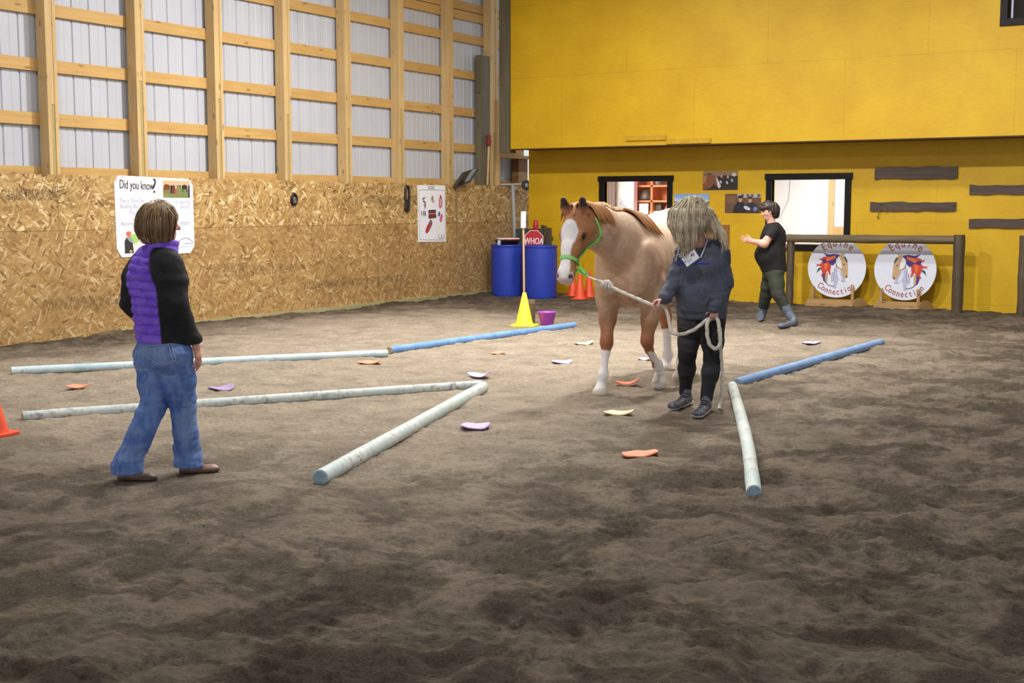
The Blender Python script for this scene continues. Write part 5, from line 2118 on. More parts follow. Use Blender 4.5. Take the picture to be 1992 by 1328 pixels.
def head(S, c, f, u, sc=1.0):
    """skull with brow, eyes, nose, mouth, chin and ears; c is the middle of the skull"""
    f = unit(f)
    u = np.array(u, float)
    u = unit(u - f * u.dot(f))
    l = np.cross(u, f)
    M = np.stack([f, l, u], 1)

    def P(a, b, z):
        return c + (f * a + l * b + u * z) * sc
    E = lambda p, r, k=.02, op='u': S.ell(P(*p), np.array(r) * sc, M, k, op)
    E((-.005, 0, .025), (.097, .076, .092))
    E((.030, 0, -.035), (.062, .060, .075), .03)
    E((.055, 0, -.085), (.036, .036, .030), .03)          # chin
    E((.068, 0, .022), (.028, .052, .018), .02)           # brow
    for s in (-1, 1):
        E((.088, s * .031, .000), (.016, .018, .012), .010, 's')
        E((.076, s * .031, .000), (.0125, .0125, .0125), .003)     # eyeball
        S.seg(P(.087, s * .045, .006), P(.090, s * .018, .006), .0035 * sc, .0035 * sc, .004)   # lid
        E((.058, s * .040, -.030), (.026, .022, .022), .02)
        E((.0, s * .076, -.008), (.020, .010, .030), .008)
        E((.004, s * .084, -.008), (.010, .006, .018), .005, 's')
    S.seg(P(.086, 0, .005), P(.112, 0, -.030), .008 * sc, .0125 * sc, .010, l)
    for s in (-1, 1):
        E((.098, s * .011, -.034), (.010, .007, .007), .006)
    S.seg(P(.089, -.019, -.058), P(.089, .019, -.058), (.006 * sc, .006 * sc), (.006 * sc, .006 * sc), .006)
    S.seg(P(.086, -.017, -.069), P(.086, .017, -.069), .0065 * sc, .0065 * sc, .006)
    S.seg(P(.098, -.022, -.0635), P(.098, .022, -.0635), .002, .002, .003, op='s')
    return f, l, u


SKIN = dict(base=np.array(rgb(222, 172, 152)[:3]), lip=np.array(rgb(190, 112, 108)[:3]), red=np.array(rgb(212, 140, 124)[:3]), white=np.array(rgb(232, 230, 228)[:3]), iris=np.array(rgb(60, 54, 50)[:3]), brow=np.array(rgb(96, 70, 52)[:3]))


def skin_col(c, f, l, u, sc, hands, brow):
    def fn(V, N):
        col = lerp(SKIN['base'], SKIN['red'], .5 * smoothstep(.4, .75, vnoise3(V * 22, 2)))
        q = (V - c) / sc
        a, b, z = q @ f, q @ l, q @ u
        near = (np.linalg.norm(q, axis=1) < .16) & (a > .03)
        col = np.where(near[:, None], lerp(col, SKIN['red'], .7 * smoothstep(.03, .012, np.hypot(np.abs(b) - .042, z + .03))), col)
        lip = smoothstep(1.1, .8, np.hypot(b / .024, (z + .064) / .012)) * (a > .07) * near
        col = lerp(col, SKIN['lip'], lip)
        eye = smoothstep(1.15, .85, np.hypot((np.abs(b) - .031) / .0125, z / .0062)) * (a > .075) * near
        col = lerp(col, SKIN['white'], eye)
        col = lerp(col, SKIN['iris'], smoothstep(1.1, .8, np.hypot(np.abs(b) - .031, z) / .0058) * (a > .075) * near)
        bw_ = smoothstep(1.1, .7, np.hypot((np.abs(b) - .034) / .022, (z - .022 + 4 * (np.abs(b) - .034) ** 2) / .0055)) * near * (a > .06)
        col = lerp(col, brow, bw_ * .9)
        for h in hands:                            # pinker knuckles
            r = np.linalg.norm(V - h, axis=1)
            col = lerp(col, SKIN['red'], .35 * smoothstep(.13, .05, r))
        return col
    return fn


def fold_noise(V, s, axis_scale, seed):
    return vnoise3(V * np.array(axis_scale) * s, seed) - .5


M_SKIN = painted('skin', .5, .05, 300)
M_CLOTH = painted('cloth', .82, .25, 420)
M_DENIM = painted('denim', .8, .3, 500)
M_HAIR = painted('human_hair', .42)
M_SHOE = painted('shoe_leather', .5)


def hair_streaks(c1, c2, c3, V, u, k=1.0):
    u = unit(u)
    W = V - np.outer(V @ u, u) * .90
    n = vnoise3(W * 120 * k, 3) * .5 + vnoise3(W * 55 * k, 5) * .5
    c = lerp(c1, c2, smoothstep(.3, .55, n))
    return lerp(c, c3, smoothstep(.56, .74, n))


def foot(S, ankle, heel, toe, r=1.0, h=.05):
    """shoe-shaped foot from the heel to the toe"""
    heel, toe = np.array(heel, float), np.array(toe, float)
    d = unit(toe - heel)
    lat = unit(np.cross(d, (0, 0, 1)))
    L = np.linalg.norm(toe - heel)
    S.seg(heel + d * .035, heel + d * L * .45, (.034 * r, .036 * r), (.038 * r, .034 * r), .02, lat)
    S.seg(heel + d * L * .4, toe - d * .04, (.038 * r, .034 * r), (.042 * r, .026 * r), .02, lat)
    S.ell(toe - d * .045, (.055, .042 * r, .027), np.stack([d, lat, np.cross(d, lat)], 1), .02)
    S.seg(ankle, heel + d * .07 + np.array((0, 0, .04)), (.042 * r, .044 * r), (.038 * r, .05 * r), .03, lat)


# ------------------------------------------------------------------ woman in the purple jacket
D1 = 7.42
p = lambda x, y, d=0.0: at_depth(x, y, D1 + d)
fw = unit(FH * .75 + RT * .66)
rt = unit(RT * .75 - FH * .66)
hf = unit(FH * .50 + RT * .86 - HZ * .06)
woman = thing('person', 'person in purple and black quilted jacket and blue jeans, standing with back turned', 'person', floor_at(310, 930))
J = dict(head=p(311, 432), neck=p(311, 488), chest=p(305, 535), waist=p(311, 605), pel=p(317, 672), ls=p(270, 515, .11), rs=p(332, 514, -.10),
         le=p(259, 586, .13), lw=p(290, 640, .24), re=p(336, 592, -.12), rw=p(377, 662, -.05), lh=p(300, 690, .07), rh=p(342, 690, -.06),
         lk=p(299, 785, -.0), la=p(249, 900, -.07), rk=p(356, 785, .02), ra=p(366, 898, .12))
S = SDF()
S.chain([J['pel'], J['waist'], J['chest'], J['neck'] - HZ * .05], [(.155, .105), (.125, .09), (.15, .105), (.10, .07)], .04, rt)
S.seg(J['neck'] - HZ * .03, J['head'] - HZ * .04, .055, .052, .03)
f_, l_, u_ = head(S, J['head'] + HZ * .0, hf, HZ, .98)
S.chain([J['ls'], J['le'], J['lw']], [.05, .038, .026], .03)
S.chain([J['rs'], J['re'], J['rw']], [.05, .038, .026], .03)
hand(S, J['rw'] + unit(J['rw'] - J['re']) * .02, HZ * -1 + RT * .18, -rt * .75 - FH * .2 - fw * .2, fw + RT * .3, .28, .98)
hand(S, J['lw'], unit(J['lw'] - J['le']), rt, HZ, .5)
S.chain([J['lh'], J['lk'], J['la']], [.085, .055, .038], .03)
S.chain([J['rh'], J['rk'], J['ra']], [.085, .055, .038], .03)
S.obj('body', M_SKIN, woman, .005, 1, None, skin_col(J['head'], f_, l_, u_, .98, [J['rw'] - HZ * .08], SKIN['brow']))

# jacket
G_ = SDF()
G_.chain([J['pel'] + HZ * .01, J['waist'], J['chest'] - HZ * .02, J['chest'] + HZ * .05, J['neck'] - HZ * .075], [(.176, .140), (.158, .128), (.172, .136), (.150, .112), (.098, .082)], .06, rt, tag=1)
G_.seg(J['neck'] - HZ * .04, J['neck'] + HZ * .045 + fw * .02, (.086, .088), (.090, .094), .02, rt, tag=3)
G_.chain([J['ls'], J['ls'] * .6 + J['le'] * .4, J['le'], J['lw']], [.054, .060, .056, .048], .085, tag=2)
G_.chain([J['rs'] - HZ * .005, J['rs'] * .6 + J['re'] * .4, J['re'], J['rw']], [.054, .062, .058, .050], .085, tag=2)
G_.seg(J['rw'], J['rw'] + unit(J['rw'] - J['re']) * .012, .050, .050, .01, tag=2)
G_.cut(p(318, 664), HZ * -1 - rt * .05, .012)
G_.cut(J['neck'] + HZ * .066 - fw * .0, HZ + fw * .10, .006)
G_.cut(J['rw'] + unit(J['rw'] - J['re']) * .03, unit(J['rw'] - J['re']), .008)
G_.seg(J['neck'] + HZ * .03 + fw * .01, J['neck'] + HZ * .14 + fw * .02, .074, .078, .01, op='s')
PURP, PURP2, BLK = np.array(rgb(152, 108, 244)[:3]), np.array(rgb(134, 88, 230)[:3]), np.array(rgb(28, 27, 30)[:3])


def jmask(V, N, S):
    tg = S.tag_at(V - N * .006)
    q = V - J['chest']
    lat, fo = q @ rt, q @ fw
    tt = np.clip((V[:, 2] - J['pel'][2]) / (J['chest'][2] - J['pel'][2]), 0, 1)[:, None]
    ax = V - (J['pel'] * (1 - tt) + J['chest'] * tt)
    side = smoothstep(-.006, .006, np.abs(ax @ rt) / 1.25 - np.abs(ax @ fw - .01))
    # raglan yoke: towards the shoulders the black runs up to the collar
    zz = V[:, 2] - J['chest'][2]
    yoke = smoothstep(-.012, .012, np.abs(lat) - np.interp(zz, [-.06, .0, .05, .14], [.150, .126, .100, .060])) * (zz > -.06)
    blk = np.where(tg == 2, 1.0, np.maximum(side * smoothstep(.02, -.02, zz), yoke))
    return np.where(tg == 3, 0.0, blk)


def jcol(V, N):
    m = jmask(V, N, G_)
    c = lerp(PURP, PURP2, smoothstep(.35, .7, vnoise3(V * 30, 3)))
    return lerp(c, BLK * (1 + .4 * (vnoise3(V * 40, 8) - .5))[:, None], m)


def jdisp(V, N):
    m = jmask(V, N, G_)
    z = V[:, 2] + .012 * (vnoise3(V * 9, 1) - .5) * 2 + .02 * ((V - J['chest']) @ rt)
    puff = np.abs(np.sin(PI * z / .050)) ** .42
    wr = .010 * fold_noise(V, 1, (14, 14, 34), 6)
    arm = .014 * fold_noise(V, 1, (9, 9, 20), 12) + .008 * fold_noise(V, 1, (20, 20, 30), 7)
    m3 = G_.tag_at(V - N * .006) == 3
    return (1 - m) * np.where(m3, .25, 1.0) * (.021 * (puff - .75) + wr * .7) + m * arm * (G_.tag_at(V - N * .006) == 2)


G_.obj('jacket', M_CLOTH, woman, .005, 1, jdisp, jcol)
MB().tube(spline([J['neck'] + fw * .085 + HZ * .05, J['chest'] + fw * .15 + HZ * .04, J['waist'] + fw * .14, J['pel'] + fw * .148 + HZ * .03], 8), .004, 6).build('zip', plain('zip_black', rgb(30, 28, 34), .4), woman)

# jeans
B = SDF()
B.chain([J['pel'] + HZ * .03, (J['lh'] + J['rh']) / 2], [(.160, .116), (.158, .120)], .05, rt)
for a, b, c, bt in (('lh', 'lk', 'la', -.075), ('rh', 'rk', 'ra', -.09)):
    kk = J[b] * .5 + J[c] * .5
    B.chain([J[a], J[a] * .45 + J[b] * .55, J[b], kk, J[c] + (J[c] - J[b]) * .09], [.100, .094, .076, .074, .082], .016)
    dd_ = unit(J[c] - J[b])
    B.seg(J[c], J[c] - HZ * .085 + dd_ * .0, .082, .088, .02)
for s, hh in ((-1, 'lh'), (1, 'rh')):
    B.ell(J[hh] - fw * .05 + HZ * .0 + rt * s * .0, (.078, .072, .085), np.stack([rt, fw, HZ], 1), .05)
B.cut(p(318, 655), HZ, .006)
B.cut((0, 0, .045), -HZ, .006)
for b, c in (('lk', 'la'), ('rk', 'ra')):
    pass
DN1, DN2, DN3 = (np.array(rgb(*q)[:3]) for q in ((86, 116, 184), (114, 146, 208), (160, 182, 220)))


def dcol(V, N):
    n = vnoise3(V * np.array((14, 14, 9)), 2) * .5 + vnoise3(V * np.array((60, 60, 25)), 4) * .5
    c = lerp(DN1, DN2, smoothstep(.3, .7, n))
    z = V[:, 2]
    wear = smoothstep(.45, .9, -(N @ FH)) * smoothstep(.55, .8, z) * .35 + .30 * smoothstep(.55, .75, vnoise3(V * np.array((10, 10, 20)), 7))
    c = lerp(c, DN3, np.clip(wear, 0, .7))
    back = smoothstep(.3, .7, -(N @ FH))
    lat = (V - J['pel']) @ RT
    for zc, xc in ((.640, -.115), (.615, .055)):
        crease = np.exp(-((z - zc - 1.2 * (lat - xc) ** 2 - .01 * (vnoise3(V * 20, 6) - .5)) / .006) ** 2) * smoothstep(.075, .04, np.abs(lat - xc)) * back
        c = lerp(c, DN3, .6 * crease)
    return c * (.94 + .12 * vnoise3(V * 140, 3))[:, None]


def ddisp(V, N):
    z = V[:, 2]
    knee = np.exp(-((z - J['lk'][2]) / .09) ** 2) + np.exp(-((z - .13) / .08) ** 2) * 1.1 + .6 * np.exp(-((z - .72) / .07) ** 2) + .25
    return knee * (.016 * fold_noise(V, 1, (8, 8, 30), 3) + .008 * fold_noise(V, 1, (14, 14, 55), 5)) + .006 * fold_noise(V, 1, (7, 7, 7), 9)


jeans = B.obj('jeans', M_DENIM, woman, .005, 1, ddisp, dcol)
STI = plain('pale_stitching', rgb(176, 186, 206), .7)
mb = MB()


def on_jeans(x, y):
    o = EYE
    d = ray(x, y)
    d = d / np.linalg.norm(d)
    t = np.linspace(D1 - .4, D1 + .2, 400) / d.dot(FH)
    v = B.sample(o + t[:, None] * d)
    i = np.argmax(v < .004)
    return o + d * (t[i] - .006)


for poly in ([(285, 673), (333, 668), (342, 700), (318, 713), (287, 695), (285, 673)], [(328, 671), (336, 701)]):
    q = np.array(poly, float)
    pts = []
    for a, b in zip(q[:-1], q[1:]):
        for t in np.linspace(0, 1, 8):
            pts.append(on_jeans(*(a + (b - a) * t)))
    mb.tube(np.array(pts), .0022, 5)
mb.build('pocket_stitching', STI, jeans)

# boots
for nm, an, he, to in (('left', J['la'], at_depth(229, 929, depth(J['la'])), at_depth(303, 931, depth(J['la']) + .01)), ('right', J['ra'], at_depth(349, 920, depth(J['ra'])), at_depth(424, 911, depth(J['ra']) + .05))):
    F_ = SDF()
    foot(F_, an - HZ * .035, he, to, 1.05)
    F_.cut((0, 0, .006), (0, 0, -1), .004)
    bc, bs = np.array(rgb(140, 106, 92)[:3]), np.array(rgb(84, 64, 56)[:3])
    F_.obj('boot', M_SHOE, woman, .005, 1, lambda V, N: .003 * fold_noise(V, 1, (30, 30, 30), 4),
           lambda V, N: lerp(lerp(bc, bc * 1.5, smoothstep(.5, .8, vnoise3(V * 25, 5))), bs, smoothstep(.035, .02, V[:, 2])))

# bobbed hair
Hh = SDF()
hc = J['head']
hl_ = np.cross(HZ, hf)
HM_ = np.stack([hf, hl_, HZ], 1)
Hh.ell(hc + HZ * .030 - hf * .010, (.108, .088, .100), HM_, .02)
Hh.ell(hc - HZ * .03 - hf * .028, (.100, .094, .100), HM_, .05)
Hh.seg(hc - HZ * .04 - hf * .030, hc - HZ * .085 - hf * .022, (.088, .084), (.082, .074), .05, hl_)
Hh.cut(hc - HZ * .118, -HZ + hf * .12, .02)
Hh.ell(hc + hf * .135 - HZ * .065, (.092, .105, .095), HM_, .02, 's')
for s in (-1, 1):
    Hh.seg(hc + hf * .028 + hl_ * s * .080 + HZ * .03, hc + hf * .018 + hl_ * s * .074 - HZ * .095, (.034, .016), (.026, .012), .03, hf)
h1, h2, h3 = (np.array(rgb(*q)[:3]) for q in ((100, 74, 50), (144, 112, 78), (190, 154, 112)))


def strands(V, N, amp, u=HZ, fr=75):
    W = V - np.outer(V @ unit(u), unit(u)) * .9
    return amp * (np.abs(vnoise3(W * fr, 2) - .5) * 2 - .5) + amp * .6 * (vnoise3(W * fr * .4, 6) - .5)


Hh.obj('hair', M_HAIR, woman, .0045, 1, lambda V, N: strands(V, N, .004, HZ, 110), lambda V, N: hair_streaks(h1, h2, h3, V, HZ))
fl = MB()
rng = np.random.default_rng(9)
for i in range(150):
    a = rng.uniform(-2.75, 2.75)
    dirn = hf * -math.cos(a) + hl_ * math.sin(a)
    st = shoot(Hh, hc + HZ * .03, dirn * .8 + HZ * rng.uniform(.1, 1.0), .25, 160, -.004)
    pts = [st]
    q = st.copy()
    for k in range(7):
        q = q - HZ * .028 + dirn * (.012 if k < 2 else -.002)
        q = Hh.snap(q[None, :], .003 + .004 * rng.random(), 3)[0]
        pts.append(q)
    fl.tube(np.array(pts), np.linspace(.0034, .001, len(pts)), 5, tuple((h2 * (1 - (w_ := rng.random())) + (h3 if rng.random() < .4 else h1) * w_)) + (1,))
fl.build('hair_strands', M_HAIR, woman)

# ------------------------------------------------------------------ handler in the grey hoodie
D2 = 10.1
p = lambda x, y, d=0.0: at_depth(x, y, D2 + d)
fw2 = unit(-FH * .93 - RT * .32)
lf2 = np.cross(HZ, fw2)
handler = thing('person', 'person with long blond hair in dark grey hoodie and black leggings holding the lead rope', 'person', floor_at(1348, 795))
K2 = dict(head=p(1345, 434, -.10), neck=p(1365, 474, 0), chest=p(1366, 515, .02), waist=p(1365, 562, .02), pel=p(1364, 612, .03), rs=p(1334, 487, .04), ls=p(1399, 490, -.02),
          re=p(1314, 545, .0), rw=p(1293, 579, -.10), le=p(1406, 548, -.03), lw=p(1391, 592, -.13), rh=p(1344, 622, .05), lh=p(1386, 622, 0),
          rk=p(1337, 690, .06), lk=p(1386, 694, -.08), ra=p(1333, 764, .13), la=p(1374, 776, -.17))
hf2 = unit(-FH * .62 - RT * .42 - HZ * .62)
S = SDF()
S.chain([K2['pel'], K2['waist'], K2['chest'], K2['neck'] - HZ * .05], [(.16, .11), (.13, .10), (.15, .11), (.10, .07)], .04, lf2)
S.seg(K2['neck'] - HZ * .04, K2['head'] - hf2 * .04 - HZ * .02, .056, .054, .03)
f_, l_, u_ = head(S, K2['head'], hf2, HZ, .98)
S.chain([K2['rs'], K2['re'], K2['rw']], [.05, .038, .026], .03)
S.chain([K2['ls'], K2['le'], K2['lw']], [.05, .038, .026], .03)
HR_ = K2['rw'] + unit(K2['rw'] - K2['re']) * .015
HL_ = K2['lw'] - HZ * .015
hand(S, HR_, unit(-RT * .95 - HZ * .25 - FH * .1), -HZ - FH * .25, -FH * .9 + HZ * .2, .95, .95, .02, .8)
hand(S, HL_, unit(-HZ - RT * .10 - FH * .12), FH * .95 - RT * .25, -RT, .95, 1.0, .04, .5)
S.chain([K2['rh'], K2['rk'], K2['ra']], [.085, .055, .036], .03)
S.chain([K2['lh'], K2['lk'], K2['la']], [.085, .055, .036], .03)
S.obj('body', M_SKIN, handler, .005, 1, None, skin_col(K2['head'], f_, l_, u_, .98, [HR_ - RT * .06, HL_ - HZ * .06], SKIN['brow']))

G2 = SDF()
G2.chain([K2['pel'] + HZ * .005, K2['waist'] - HZ * .02, K2['waist'] + HZ * .06, K2['chest'], K2['chest'] + HZ * .07, K2['neck'] - HZ * .055], [(.195, .145), (.205, .160), (.190, .145), (.185, .145), (.17, .12), (.12, .085)], .06, lf2, tag=1)
G2.ell(K2['chest'] + fw2 * .10 - HZ * .02, (.07, .13, .075), np.stack([fw2, lf2, HZ], 1), .06)
G2.chain([K2['rs'], K2['re'], K2['rw']], [.078, .066, .054], .05, tag=2)
G2.chain([K2['ls'], K2['le'], K2['lw']], [.080, .070, .058], .05, tag=2)
for w_, e_ in (('rw', 're'), ('lw', 'le')):
    d = unit(K2[w_] - K2[e_])
    G2.seg(K2[w_] - d * .012, K2[w_] + d * .022, .046, .042, .008, tag=2)
    G2.cut(K2[w_] + d * .034, d, .005) if False else None
# hood lying behind the neck
G2.seg(K2['neck'] - fw2 * .085 + lf2 * .09 - HZ * .02, K2['neck'] - fw2 * .085 - lf2 * .09 - HZ * .02, (.05, .055), (.05, .055), .04, HZ, tag=1)
for s in (-1, 1):
    G2.seg(K2['neck'] - fw2 * .05 + lf2 * s * .10 - HZ * .01, K2['neck'] + fw2 * .085 + lf2 * s * .055 - HZ * .055, .038, .024, .03, tag=1)
G2.cut(p(1364, 618), -HZ, .012)
G2.ell(K2['neck'] + HZ * .03 + fw2 * .035, (.075, .062, .09), np.stack([fw2, lf2, HZ], 1), .02, 's')
HD1, HD2 = np.array(rgb(66, 71, 86)[:3]), np.array(rgb(82, 87, 102)[:3])


def hcol(V, N):
    n = vnoise3(V * 190, 3) * .75 + vnoise3(V * 25, 5) * .25
    return lerp(HD1, HD2, smoothstep(.25, .75, n))


def hdisp(V, N):
    tg = G2.tag_at(V - N * .006)
    z = V[:, 2]
    hem = np.exp(-((z - K2['pel'][2] - .05) / .05) ** 2)
    f1 = .022 * fold_noise(V, 1, (8, 8, 4), 3) + .010 * fold_noise(V, 1, (16, 16, 8), 5)
    f2 = .018 * fold_noise(V, 1, (10, 10, 26), 7) + .008 * fold_noise(V, 1, (22, 22, 40), 8)
    # front pocket raised a little from the belly
    q = V - K2['pel']
    u, zz = q @ lf2, q[:, 2]
    pk = ((N @ fw2) > .3) * smoothstep(.145, .138, np.abs(u) + np.clip(zz - .10, 0, 1) * .6) * smoothstep(.245, .24, zz) * smoothstep(.035, .04, zz) * (tg == 1)
    return np.where(tg == 2, f2, f1 + .01 * hem * (vnoise3(V * 14, 2) - .5)) + .007 * pk


hoodie = G2.obj('hoodie', M_CLOTH, handler, .005, 1, hdisp, hcol)


def on_s(S, x, y, D, off=.004):
    d = ray(x, y)
    t = np.linspace(D - .5, D + .3, 500) / d.dot(FH)
    v = S.sample(EYE + t[:, None] * d)
    i = np.argmax(v < off)
    return EYE + d * t[i]


CORD = plain('grey_cord_light', rgb(196, 196, 214), .7)
MB().tube(smooth_pts(np.array([on_s(G2, x, y, D2, .012) for x, y in ((1377, 463), (1374, 475), (1369, 488), (1363, 501))])), .0055, 8).build('drawstring', CORD, hoodie)
MB().tube(smooth_pts(np.array([on_s(G2, x, y, D2, .012) for x, y in ((1325, 472), (1321, 482), (1317, 495), (1315, 508))])), .0055, 8).build('drawstring', CORD, hoodie)
# blue script across the chest
mb = MB()
sq = [(1316 + i * 1.15, 511.5 + 3.0 * math.sin(i * 1.9) * (1 if i < 26 else .55) - (2.5 if i % 9 == 0 else 0)) for i in range(58)]
mb.tube(np.array([on_s(G2, x, y, D2, .004) for x, y in sq]), .0030, 5, ref=HZ)
mb.build('chest_lettering', plain('blue_print', rgb(60, 80, 214), .6), hoodie)
# name tag
c = on_s(G2, 1344, 502, D2, .075)
e1, e2 = unit(lf2 * .80 + HZ * .60), unit(HZ * .80 - lf2 * .60)
n_ = np.cross(e1, e2)
n_ = n_ if n_.dot(fw2) > 0 else -n_
t_ = bpy.data.objects.new('name_tag', None)
COL.objects.link(t_)
t_.parent = handler
MB().obox(c + n_ * .012, e1 * .060, e2 * .038, n_ * .0015).build('tag_card', plain('tag_white', rgb(236, 238, 248), .4, 0, .01), t_)
bd = Board(c + n_ * .014, e1, e2, n_)
bd.blob(.028, .012, .016, .011, rgb(150, 130, 170))
bd.line([(-.04, -.004), (.005, -.006)], .004, rgb(160, 160, 196))
bd.line([(-.035, -.016), (.0, -.017)], .003, rgb(170, 170, 200))
bd.blob(-.052, -.0, .005, .005, rgb(60, 60, 80))
bd.mb.build('tag_print', painted('print', .5), t_)
cc = on_s(G2, 1324, 496, D2, .012)
MB().tube(smooth_pts(np.array([on_s(G2, x, y, D2, .012) for x, y in ((1318, 494), (1323, 498), (1328, 494), (1332, 499), (1326, 502), (1321, 499))])), .006, 6).build('tag_clip', CORD, t_)

# leggings with mesh panels
B2 = SDF()
B2.chain([K2['pel'] + HZ * .03, (K2['rh'] + K2['lh']) / 2], [(.168, .12), (.172, .125)], .05, lf2)
for a, b, c in (('rh', 'rk', 'ra'), ('lh', 'lk', 'la')):
    calf = K2[b] * .62 + K2[c] * .38 - fw2 * .012
    B2.chain([K2[a], K2[a] * .4 + K2[b] * .6, K2[b], calf, K2[c]], [.103, .083, .064, .064, .046], .04)
B2.cut(p(1364, 600), HZ, .01)
LG, LG2 = np.array(rgb(21, 21, 25)[:3]), np.array(rgb(62, 58, 66)[:3])


def lcol(V, N):
    right = np.linalg.norm(V - (K2['rh'] + K2['rk']) / 2, axis=1) < np.linalg.norm(V - (K2['lh'] + K2['lk']) / 2, axis=1)
    x = (V - K2['rk']) @ lf2
    z = V[:, 2] + .25 * x
    m = (smoothstep(.008, -.008, np.abs(z - .66) - .045) + smoothstep(.008, -.008, np.abs(z - .495) - .05)) * right
    z2 = V[:, 2] - .2 * x
    m = np.maximum(m, .35 * smoothstep(.008, -.008, np.abs(z2 - .27) - .03))
    return lerp(LG, LG2, np.clip(m, 0, 1) * .8)


B2.obj('leggings', M_CLOTH, handler, .005, 1, lambda V, N: .006 * fold_noise(V, 1, (12, 12, 30), 4), lcol)

for an, he, to in ((K2['ra'], floor_at(1341, 776, .045), floor_at(1307, 791, .045)), (K2['la'], floor_at(1376, 790, .045), floor_at(1356, 806, .04))):
    shoe = bpy.data.objects.new('shoe', None)
    COL.objects.link(shoe)
    shoe.parent = handler
    F_ = SDF()
    foot(F_, an - HZ * .045, he, to, 1.02)
    F_.cut((0, 0, .026), (0, 0, -1), .004)
    sc_, sd_ = np.array(rgb(62, 66, 80)[:3]), np.array(rgb(96, 100, 114)[:3])
    up = F_.obj('shoe_upper', M_SHOE, shoe, .005, 1, None, lambda V, N: lerp(sc_, sd_, smoothstep(.45, .7, vnoise3(V * 45, 5))))
    F2 = SDF()
    foot(F2, he + HZ * .02, he, to, 1.12)
    F2.cut((0, 0, .032), (0, 0, 1), .003).cut((0, 0, .004), (0, 0, -1), .004)
    F2.obj('sole', plain('white_rubber', rgb(220, 222, 230), .5, 0, .02), shoe, .005, 1)
    mb = MB()
    d = unit((to - he) * (1, 1, 0))
    lat = np.cross(HZ, d)
    for k in range(4):
        q = he + d * (.105 + .022 * k) + HZ * (.058 - .009 * k)
        mb.tube(F_.snap(np.array([q + lat * w_ * .03 + d * .006 * (1 if w_ > 0 else -1) for w_ in np.linspace(-1, 1, 7)]), .003, 4), .003, 5)
    mb.build('laces', plain('shoe_laces', rgb(34, 36, 44), .7), shoe)

# long fair hair falling over the face
Hh = SDF()
hc = K2['head']
uu = unit(HZ - hf2 * hf2[2])
ll = np.cross(uu, hf2)
HM_ = np.stack([hf2, ll, uu], 1)
Hh.ell(hc + uu * .03 - hf2 * .008, (.114, .094, .10), HM_, .02)
rng = np.random.default_rng(21)
crown = p(1347, 389, -.08)


def hp(x, y, d):
    return p(x, y, d)


sheets = [  # (top, points ..., radii): broad locks traced from the photo
    [(1330, 392, -.12), (1310, 412, -.16), (1307, 435, -.17), (1316, 460, -.17)],
    [(1336, 390, -.14), (1322, 412, -.20), (1320, 440, -.21), (1326, 468, -.19), (1330, 484, -.18)],
    [(1344, 388, -.14), (1336, 412, -.22), (1334, 440, -.23), (1336, 468, -.20), (1338, 488, -.19)],
    [(1350, 387, -.14), (1348, 412, -.21), (1348, 440, -.21), (1347, 466, -.19), (1346, 484, -.18)],
    [(1356, 388, -.12), (1362, 412, -.18), (1364, 436, -.17), (1362, 456, -.15)],
    [(1360, 389, -.08), (1374, 412, -.12), (1382, 434, -.12), (1392, 452, -.14)],
    [(1362, 391, -.03), (1380, 414, -.04), (1392, 434, -.05), (1404, 456, -.10), (1411, 474, -.14)],
    [(1354, 388, .0), (1370, 412, .06), (1385, 440, .08), (1398, 460, .06)],
    [(1358, 388, -.02), (1372, 404, -.0), (1384, 424, .02), (1392, 446, .03), (1402, 462, -.04)],
    [(1352, 387, -.10), (1364, 404, -.14), (1372, 426, -.14), (1374, 446, -.12)],
    [(1336, 389, -.04), (1320, 402, -.06), (1308, 416, -.07), (1306, 432, -.08)]]
for q in sheets:
    pts = [hp(*z) for z in q]
    n = len(pts)
    rr = [(.030, .020)] + [(.036, .020)] * (n - 2) + [(.015, .010)]
    Hh.chain(pts, rr, .022, RT)
g1, g2, g3 = (np.array(rgb(*q)[:3]) for q in ((146, 130, 108), (184, 168, 142), (216, 202, 176)))
hang = unit(HZ + RT * .06)
Hh.obj('hair', M_HAIR, handler, .0055, 1, lambda V, N: strands(V, N, .0045, hang, 95), lambda V, N: hair_streaks(g1, g2, g3, V, hang, .8))
fl = MB()
for i in range(420):
    q = sheets[rng.integers(len(sheets) - 1)]
    q2 = sheets[rng.integers(len(sheets) - 1)]
    pts = spline([hp(*z) for z in q], 6)
    off = np.array([rng.normal(0, .014) for _ in range(3)])
    pts = pts + off[None, :] * np.linspace(.3, 1.1, len(pts))[:, None]
    s = Hh.sample(pts)
    pts = Hh.snap(pts, .003 + .004 * rng.random(), 3)
    ext = pts[-1] - HZ * rng.uniform(.01, .07) + RT * rng.normal(0, .012)
    pts = np.vstack([pts, ext])
    w_ = rng.random()
    col = g2 * (1 - w_) + (g3 if rng.random() < .55 else g1) * w_
    fl.tube(smooth_pts(pts, 2), np.interp(np.linspace(0, 1, len(pts)), [0, .1, .8, 1], [.001, .0030, .0026, .0008]), 5, tuple(col) + (1,))
for i in range(26):            # wisps reaching the chest
    x = rng.uniform(1322, 1354)
    d = rng.uniform(-.185, -.165)
    L = rng.uniform(18, 34)
    pts = spline([hp(x, 468, d), hp(x + rng.uniform(-2, 2), 480, d), hp(x + rng.uniform(-4, 4), 470 + L, d + .01)], 5)
    fl.tube(pts, np.linspace(.0035, .0008, len(pts)), 5, tuple(g2 + (g3 - g2) * rng.random()) + (1,))
fl.build('hair_strands', M_HAIR, handler)

